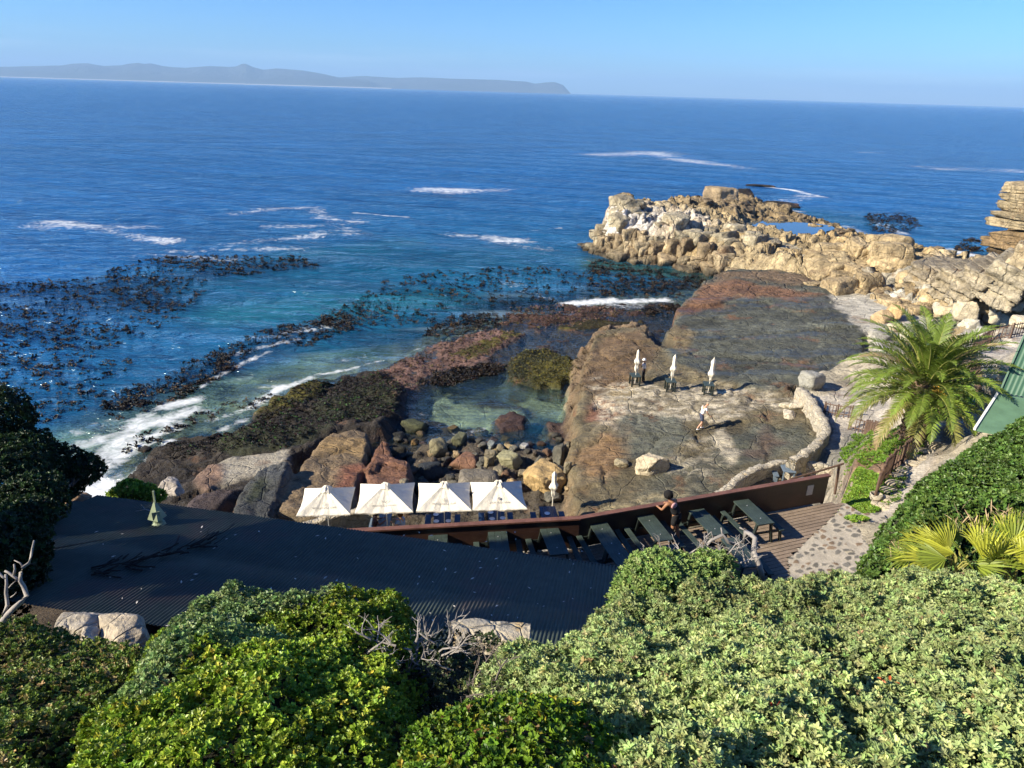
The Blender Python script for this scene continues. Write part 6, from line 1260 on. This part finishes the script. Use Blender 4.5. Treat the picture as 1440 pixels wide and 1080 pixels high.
# -- date palm
def frond(o_, az, el, L_, droop, r, V, F, C, col_, W_=.55, npair=54):
    d = np.array([math.cos(az)*math.cos(el), math.sin(az)*math.cos(el), math.sin(el)]); pts = [np.array(o_)]; n_ = 24
    for i in range(n_):
        e = math.asin(max(-1, min(1, d[2]))); e2 = e-droop/n_*(.4+1.6*i/n_); d = np.array([math.cos(az)*math.cos(e2), math.sin(az)*math.cos(e2), math.sin(e2)]); pts.append(pts[-1]+d*L_/n_)
    pts = np.array(pts); t = np.linspace(.12, .995, npair); f = t*n_; i0 = np.minimum(f.astype(int), n_-1); fr = (f-i0)[:, None]; pp_ = pts[i0]*(1-fr)+pts[i0+1]*fr; tg = unit(pts[i0+1]-pts[i0]); side = unit(np.cross(tg, np.array([0, 0, 1.])+.001)); upv = np.cross(side, tg)
    ll = W_*np.sin(np.clip((t-.02)*1.06, 0, 1)*math.pi)**.6*(1-.25*t)+.05
    for sg in (-1, 1):
        dd = unit(side*sg*.80+tg*(.62+.3*t[:, None])+upv*.28+.10*r.normal(size=pp_.shape)); droopy = np.array([0, 0, -1.])*.14
        a = pp_-tg*.016; b_ = pp_+tg*.024; m_ = pp_+dd*ll[:, None]*.55; e_ = pp_+(dd+droopy)*ll[:, None]
        k = sum(len(x) for x in V); V.append(np.stack([a, b_, m_+tg*.026, e_, m_-tg*.026], 1).reshape(-1, 3)); i = np.arange(npair)[:, None]*5+k
        F.append(np.concatenate([i+np.array([[0, 1, 2, 4]]), i+np.array([[4, 2, 3, 3]])])); C.append(np.repeat(col_*(1+.15*r.normal(size=(npair, 1))), 5, 0))
    return pts
def date_palm(at, hgt_, seed):
    r = np.random.default_rng(seed); o = empty('date_palm', at); V, F, C = [], [], []; ribs = MB(); top = np.array([0, 0, hgt_])
    for i in range(104):
        f = (i+.5)/104; el = math.radians(87-92*f+r.normal()*4); az = i*2.39996+r.normal()*.1
        c_ = np.array((.15, .215, .03))*r.uniform(.75, 1.25) if f < .84 else np.array((.20, .20, .05)); 
        if r.random() < .03 or f > .975: c_ = np.array((.36, .27, .14))
        p_ = frond(top+np.array([math.cos(az)*.22, math.sin(az)*.22, .25-.75*f]), az, el, 3.45*r.uniform(.85, 1.08)*(1-.12*(f < .12)), math.radians(52+20*f), r, V, F, C, c_)
        ribs.tube(p_[::3], np.linspace(.028, .006, len(p_[::3])), 4)
    Vv = np.concatenate(V); Ff = np.concatenate(F); tri = Ff[:, 2] == Ff[:, 3]; tri = Ff[:, 3] == Ff[:, 2]
    mk('fronds', Vv, [Ff[~tri], Ff[tri][:, :3]], M_LEAF, o, cols=np.clip(np.concatenate(C), .003, .9))
    ribs.build('frond_ribs', surf('frond_rib', (.30, .30, .08), vary=(), bump=()), o)
    mb = MB(); mb.lathe([(.52, -.8), (.48, 0), (.42, .5), (.40, hgt_*.6), (.48, hgt_*.85), (.45, hgt_+.1), (.2, hgt_+.35), (0, hgt_+.4)], (0, 0, 0), 18)
    for i in range(170):
        z_ = hgt_*(i/170)*1.02+.02; a = i*2.39996; c0 = np.array([math.cos(a)*.42, math.sin(a)*.42, z_]); mb.tube([c0, c0+np.array([math.cos(a)*.13, math.sin(a)*.13, .16])], [.06, .035], 5)
    mb.build('trunk', surf('palm_trunk', (.17, .115, .075), vary=((3, .6, 1.4), (15, .7, 1.3)), bump=((12, .03),)), o)
    mb = MB()
    for i in range(60): a = r.uniform(0, 6.28); q = np.array([math.cos(a)*.35, math.sin(a)*.35, 0]); mb.tube([top+np.array([.1, -.3, .1]), top+np.array([.15, -.55, .1])+q*.4+r.normal(size=3)*.06, top+np.array([.2, -.75, -.1])+q*.8], .012, 4)
    mb.build('fruit_stalks', surf('fruit_stalk', (.50, .30, .04), vary=(), bump=()), o)
    tag(o, 'stout date palm with arching feathery fronds on the mound beside the steps', 'palm tree')
pb = P(1277, 636, 6.3); pb[2] = gz(pb[0], pb[1]); date_palm(tuple(pb), 2.5, 5)
# -- yellowing fan palms
def fan_palm(at, fans, lb, seed):
    r = np.random.default_rng(seed); o = empty('fan_palm', at); V, F, C = [], [], []; st = MB(); k = 0
    for (c_, ax, rad, wd, yl) in fans:
        c_ = np.array(c_); ax = unit(np.array(ax, float)); sd = unit(np.cross(ax, [0, -.3, 1.])); nn = np.cross(sd, ax); nb = 22
        st.tube([np.array(at)-np.array([0, 0, .3])+r.normal(size=3)*.1, (c_+np.array(at))/2+np.array([0, 0, .08]), c_], [.02, .015, .012], 5)
        for j in range(nb):
            a = (j/(nb-1)-.5)*wd; d = ax*math.cos(a)+sd*math.sin(a); L_ = rad*(1-.18*abs(a)/wd*2)*r.uniform(.85, 1.08); t_ = np.cross(d, nn); w1 = L_*wd/nb*.48
            dr = np.array([0, 0, -1.])*L_*r.uniform(.02, .3); fo_ = nn*.012*(1 if j % 2 else -1)
            V.append(np.array([c_, c_+d*L_*.5+t_*w1*.5+fo_, c_+d*L_*.5-t_*w1*.5-fo_, c_+d*L_*.78+t_*w1*.33+dr*.35, c_+d*L_*.78-t_*w1*.33+dr*.35, c_+d*L_+dr]))
            F += [(k, k+1, k+2, k+2), (k+1, k+3, k+4, k+2), (k+3, k+5, k+4, k+4)]; k += 6
            C.append(np.tile(np.array((.40, .42, .045) if yl else (.22, .28, .035))*r.uniform(.7, 1.2)*(1 if r.random() > .12 else .9), (6, 1)))
    F = np.array(F); tri = F[:, 2] == F[:, 3]; mk('leaves', np.concatenate(V)-np.array(at), [F[~tri], F[tri][:, :3]], M_LEAF, o, cols=np.concatenate(C))
    for i_, v_ in enumerate(st.v): st.v[i_] = v_-np.array(at)
    st.build('leaf_stalks', surf('leaf_stalk', (.25, .24, .06), vary=(), bump=()), o); tag(o, lb, 'fan palm')
def FD(px, py, z): return tuple(D(px, py, z))
fan_palm(FD(1345, 800, 12.6), [(FD(1342, 778, 12.6), (-.9, .3, .25), .95, 1.6, 1), (FD(1330, 785, 12.4), (-1, 0, .0), .8, 1.9, 0), (FD(1375, 772, 12.8), (.05, .35, .9), .75, 1.5, 1), (FD(1360, 790, 12.4), (-.4, -.2, .5), .7, 2.4, 0), (FD(1320, 770, 12.8), (-.7, .5, .5), .7, 1.5, 1), (FD(1300, 780, 12.6), (-.9, .1, .3), .65, 2.2, 0), (FD(1350, 765, 12.9), (-.2, .5, .8), .6, 1.6, 0), (FD(1370, 795, 12.3), (.3, -.3, .3), .7, 2.4, 0), (FD(1290, 768, 12.8), (-.8, .3, .6), .45, 2., 1), (FD(1310, 792, 12.4), (-.9, -.1, .2), .75, 2.2, 1), (FD(1385, 790, 12.3), (.2, .1, .8), .8, 1.8, 1), (FD(1335, 775, 12.7), (-.3, .4, .9), .8, 1.5, 1), (FD(1280, 785, 12.5), (-.9, .2, .1), .5, 2.3, 0)], 'yellow-green fan palm with a tall spread fan, left of two below the hedge', 61)
fan_palm(FD(1425, 800, 12.4), [(FD(1415, 766, 12.6), (.55, .3, .7), .85, 1.7, 1), (FD(1430, 780, 12.4), (.9, 0, .3), .8, 1.9, 1), (FD(1405, 785, 12.3), (-.3, .1, .7), .65, 2., 0), (FD(1440, 760, 12.7), (.1, .5, .9), .7, 1.8, 0), (FD(1420, 795, 12.2), (-.2, -.3, .4), .7, 2.4, 0), (FD(1395, 775, 12.5), (-.3, .4, .8), .55, 1.6, 0), (FD(1460, 790, 12.3), (.8, .0, .5), .8, 2, 0), (FD(1400, 795, 12.2), (-.1, .0, .9), .8, 2, 1), (FD(1435, 800, 12.1), (.4, .0, .8), .85, 1.8, 1), (FD(1425, 770, 12.6), (.1, .3, .9), .8, 1.5, 0)], 'yellow-green fan palm cut by the right edge below the hedge', 62)
r = np.random.default_rng(77)
bp_ = [FD(px, py, 12.9) for px, py in ((1405, 735), (1412, 728), (1352, 738), (1370, 745), (1425, 740), (1438, 735), (1262, 774))]
C_ = np.repeat(np.array(bp_), 12, 0)+r.normal(size=(len(bp_)*12, 3))*.10; d = np.array([0, .2, 1.])+.5*r.normal(size=C_.shape); V, F = leaves_geo(C_, d, r.normal(size=C_.shape), r.uniform(.12, .32, len(C_)), .02)
tag(mk('dry_grass', V, F, M_DRY, cols=np.tile((.50, .38, .22), (len(V), 1))), 'straw-coloured dry tufts along the top of the fan palms', 'dry grass', kind='stuff')

# -- dead wood
def twig(mb, p, d, L_, R_, depth, rr_, bend=.35):
    n_ = 4; pts = [np.array(p)]; d = np.array(d, float); d /= np.linalg.norm(d)
    for i in range(n_): d = d+np.array([rr_.gauss(0, bend), rr_.gauss(0, bend), rr_.gauss(.04, bend)])*.5; d /= np.linalg.norm(d); pts.append(pts[-1]+d*L_/n_)
    mb.tube(pts, np.linspace(R_, R_*.55, len(pts)), 5)
    if depth:
        for i in range(rr_.choice((2, 3))): k = rr_.choice((2, 3, 4)); nd = d+np.array([rr_.gauss(0, .7), rr_.gauss(0, .7), rr_.gauss(.15, .5)]); twig(mb, pts[k], nd, L_*rr_.uniform(.55, .8), R_*.55, depth-1, rr_, bend)
rr = random.Random(8); mb = MB()
for i in range(60): a = D(rr.uniform(515, 640), rr.uniform(890, 965), rr.uniform(5.2, 5.9)); twig(mb, a-np.array([0, 0, .05]), (rr.gauss(0, .8), rr.gauss(.1, .5), .8), rr.uniform(.10, .17), .009, 2, rr)
tag(mb.build('dead_shrub', M_TWIG), 'tangle of grey bare twigs standing behind the big left bush', 'dead shrub')
mb = MB()
for i in range(14): a = D(rr.uniform(650, 700), rr.uniform(930, 1000), rr.uniform(4.2, 4.9)); twig(mb, a-np.array([0, 0, .15]), (rr.gauss(0, .6), rr.gauss(.1, .4), .8), rr.uniform(.12, .22), .007, 2, rr)
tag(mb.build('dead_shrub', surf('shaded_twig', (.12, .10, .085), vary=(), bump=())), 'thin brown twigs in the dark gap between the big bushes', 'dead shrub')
mb = MB()
for i in range(20): a = D(rr.uniform(895, 1050), rr.uniform(775, 792), rr.uniform(7.1, 7.4)); twig(mb, a-np.array([0, 0, .05]), (rr.gauss(0, .8), rr.gauss(.1, .3), .8), rr.uniform(.10, .2), .009, 2, rr)
tag(mb.build('dead_shrub', M_TWIG), 'grey bare twigs along the top of the lighter green bush by the deck tables', 'dead shrub')
def trace(mb, pts, z, r0, r1): p_ = np.array([D(a, b_, z+zo) for a, b_, zo in pts]); mb.tube(p_, np.linspace(r0, r1, len(p_)), 7)
mb = MB(); trace(mb, [(1072, 815, 0), (1068, 795, 0), (1060, 775, .05), (1062, 757, .1), (1056, 752, .15), (1050, 748, .2), (1046, 762, .3), (1036, 766, .3), (1024, 762, .2), (1016, 752, .2), (1000, 760, .2), (993, 768, .2)], 7.3, .032, .016)
trace(mb, [(1046, 762, .3), (1047, 745, .3), (1040, 742, .3)], 7.3, .014, .008); trace(mb, [(1016, 752, .2), (1014, 742, .2)], 7.3, .012, .007); trace(mb, [(1004, 762, .2), (1000, 748, .2), (990, 757, .2)], 7.3, .012, .006)
tag(mb.build('bare_branch', M_TWIG, smooth=True), 'thick bare grey branch arching in a loop in front of the deck', 'branch')
mb = MB(); S6 = lambda L_: [(a/6, 740+b_/6, 0) for a, b_ in L_]
trace(mb, S6([(-60, 900), (0, 830), (60, 750), (120, 690), (180, 640), (225, 585), (200, 510), (170, 460), (175, 390), (190, 350), (245, 310), (262, 250), (272, 190), (288, 120)]), 6.0, .028, .007)
trace(mb, S6([(170, 460), (110, 420), (70, 390), (40, 378)]), 6.0, .013, .009); trace(mb, S6([(115, 415), (125, 360), (118, 320)]), 6.0, .010, .007); trace(mb, S6([(195, 345), (170, 310), (120, 288)]), 6.0, .008, .004)
trace(mb, S6([(30, 760), (62, 660), (50, 560), (55, 480), (48, 405)]), 6.0, .018, .010); trace(mb, S6([(52, 440), (20, 425), (0, 400), (-20, 380)]), 6.0, .012, .008); trace(mb, S6([(75, 520), (100, 490), (135, 460)]), 6.0, .006, .003); trace(mb, S6([(90, 600), (120, 580), (140, 555)]), 6.0, .006, .003); trace(mb, S6([(120, 690), (105, 680), (110, 672)]), 6.0, .008, .005)
tag(mb.build('bare_sapling', M_TWIG, smooth=True), 'pale leafless forked sapling at the left edge against the dark roof', 'bare sapling')
# red leaves caught in the sage bush
r = np.random.default_rng(4)
for (px, py, z, c_, lb, nm) in ((1085, 990, 3.50, (.55, .04, .02), 'small red flower in the sage bush', 'red_flower'), (1250, 958, 3.95, (.50, .13, .04), 'orange-brown withered leaf spray in the sage bush', 'withered_leaves')):
    p_ = D(px, py, z-.12); C_ = np.tile(p_, (6, 1))+r.normal(size=(6, 3))*(.008 if nm == 'red_flower' else .02); V, F = leaves_geo(C_, r.normal(size=(6, 3))+np.array([0, 0, .6]), r.normal(size=(6, 3)), .028, .016)
    tag(mk(nm, V, F, M_LEAF, cols=np.tile(c_, (len(V), 1))), lb, 'flower' if nm == 'red_flower' else 'leaves')

# -- kelp floating offshore
r = np.random.default_rng(99)
KP = [([(-80, 400), (60, 395), (120, 395), (190, 370), (230, 360), (430, 358), (445, 376), (300, 392), (270, 430), (240, 455), (180, 480), (100, 520), (-80, 530)], 1900, .44), ([(150, 565), (260, 510), (330, 485), (400, 455), (500, 440), (500, 462), (440, 490), (380, 490), (330, 510), (300, 540), (240, 560), (170, 590)], 620, .5), ([(440, 450), (520, 410), (560, 415), (550, 440), (480, 470)], 170, .45),
      ([(540, 395), (620, 380), (780, 375), (840, 400), (760, 430), (640, 430), (600, 455), (480, 470), (520, 440)], 520, .62), ([(600, 470), (640, 445), (700, 440), (720, 450), (640, 475)], 220, .4), ([(836, 362), (880, 370), (960, 382), (1000, 395), (960, 420), (900, 422), (830, 416), (820, 385)], 600, .40), ([(1215, 302), (1270, 298), (1300, 315), (1275, 330), (1225, 325)], 420, .4), ([(1350, 340), (1372, 330), (1376, 356), (1345, 352)], 200, .35), ([(0, 520), (200, 500), (140, 560), (60, 600), (0, 580)], 130, .5),
      ([(900, 425), (955, 430), (950, 450), (900, 445)], 160, .4), ([(560, 545), (600, 520), (690, 500), (720, 520), (640, 545)], 420, .42), ([(400, 610), (340, 580), (180, 640), (210, 600), (330, 560), (400, 540)], 60, .6)]
C_ = []
for po, n_, th in KP:
    w_ = pw(po); x0, y0 = w_[:, :2].min(0); x1, y1 = w_[:, :2].max(0); m_ = n_*14; x = r.uniform(x0, x1, m_); y = r.uniform(y0, y1, m_)
    dn = .5+.5*fbm(x*.35, y*.35, 5, 71, .75); ok = (sdf(w_, x, y)+1.2*fbm(x*.3, y*.3, 3, 72) > 0) & (dn > th+.03+.32*r.normal(size=m_)) & (np.array(ground(x, y)[0]) < -.15 if True else True); x, y = x[ok][:n_], y[ok][:n_]; C_.append(np.c_[x, y, np.full(len(x), .02)])
C_ = np.concatenate(C_); sz = r.uniform(.28, .9, len(C_)); sz *= np.where(C_[:, 1] > 75, 1.15, 1); p_, d, nn = rosettes(C_, np.array([0, 0, 1.])+.25*r.normal(size=C_.shape), 9, .36, .16, r, spread=(.35, 1.55), off=.0)
s9 = np.tile(sz, 9); cc = np.repeat(pal(len(C_), [(.022, .014, .007), (.012, .009, .006), (.06, .033, .012)], [3, 4, .7], r, .3), 1, 0); cc = np.repeat(np.tile(cc, (9, 1)), 7, 0)
V, F = leaves_geo(p_+np.c_[r.normal(size=(len(p_), 2))*.10, np.zeros(len(p_))], d, nn, .34*s9*r.uniform(.5, 1.2, len(p_)), .17*s9, curl=.45)
tag(mk('kelp_bed', V, F, M_KELP, cols=np.clip(cc, .003, .9)), 'dark brown kelp heads floating in patches on the sea', 'kelp', kind='stuff')
# weed on the black rock and the reef
def weed(poly, n_, cols, wts, ln, lb, seed, h=0, zmin=-.1, thr=-9, nm='seaweed'):
    r = np.random.default_rng(seed); w_ = pw(poly, h); x0, y0 = w_[:, :2].min(0); x1, y1 = w_[:, :2].max(0); x = r.uniform(x0, x1, n_); y = r.uniform(y0, y1, n_); z = ground(x, y)[0]
    m = (sdf(w_, x, y)+.8*fbm(x*.7, y*.7, 3, seed) > 0) & (z > zmin) & (fbm(x*.8, y*.8, 4, seed+3) > thr); C_ = np.c_[x, y, z][m]; p_, d, nn = rosettes(C_, np.array([0, 0, 1.])+.5*r.normal(size=C_.shape), 5, ln, ln*.4, r, spread=(.6, 1.5))
    cc = np.tile(pal(len(C_), cols, wts, r, .3), (5, 1)); V, F = leaves_geo(p_, d, nn, ln*r.uniform(.5, 1.3, len(p_)), ln*.4); tag(mk(nm, V, F, M_KELP, cols=np.clip(np.repeat(cc, 7, 0), .003, .9)), lb, 'seaweed', kind='stuff')
weed([(230, 612), (300, 608), (345, 590), (395, 552), (440, 528), (500, 520), (545, 522), (568, 545), (560, 580), (520, 595), (460, 600), (400, 640), (330, 640), (250, 640)], 9000, [(.012, .009, .006), (.035, .09, .016), (.009, .007, .005), (.045, .02, .018)], [6, 1.4, 6, .8], .12, 'dark and green seaweed matted over the black rock at the left', 81, h=.6)
weed([(500, 535), (560, 507), (650, 472), (720, 432), (850, 425), (930, 438), (850, 455), (740, 465), (640, 522), (560, 560)], 9000, [(.10, .05, .035), (.03, .022, .012), (.10, .08, .02), (.17, .10, .08)], [4, 4, 2, 3], .15, 'brown and mauve seaweed over the awash reef', 82, h=.05)
weed([(705, 515), (730, 490), (770, 486), (810, 505), (800, 540), (750, 545), (718, 530)], 3200, [(.12, .10, .015), (.05, .05, .015), (.03, .03, .012)], [3, 3, 3], .12, 'olive seaweed on the rounded rock in the tide pool', 83, h=.3)

# ================================================================== THE AIR
mb = MB(); mb.box((0, 0, 460-5.5), (93000, 93000, 931)); hz_ = mb.build('haze', None); tag(hz_, kind='stuff')
m = bpy.data.materials.new('haze'); m.use_nodes = True; n = m.node_tree.nodes; n.clear(); ou = n.new('ShaderNodeOutputMaterial'); pv = n.new('ShaderNodeVolumePrincipled')
pv.inputs['Color'].default_value = (.42, .68, 1.0, 1); pv.inputs['Density'].default_value = 5.6e-5; pv.inputs['Anisotropy'].default_value = 0.0
m.node_tree.links.new(pv.outputs[0], ou.inputs['Volume']); hz_.data.materials.append(m)
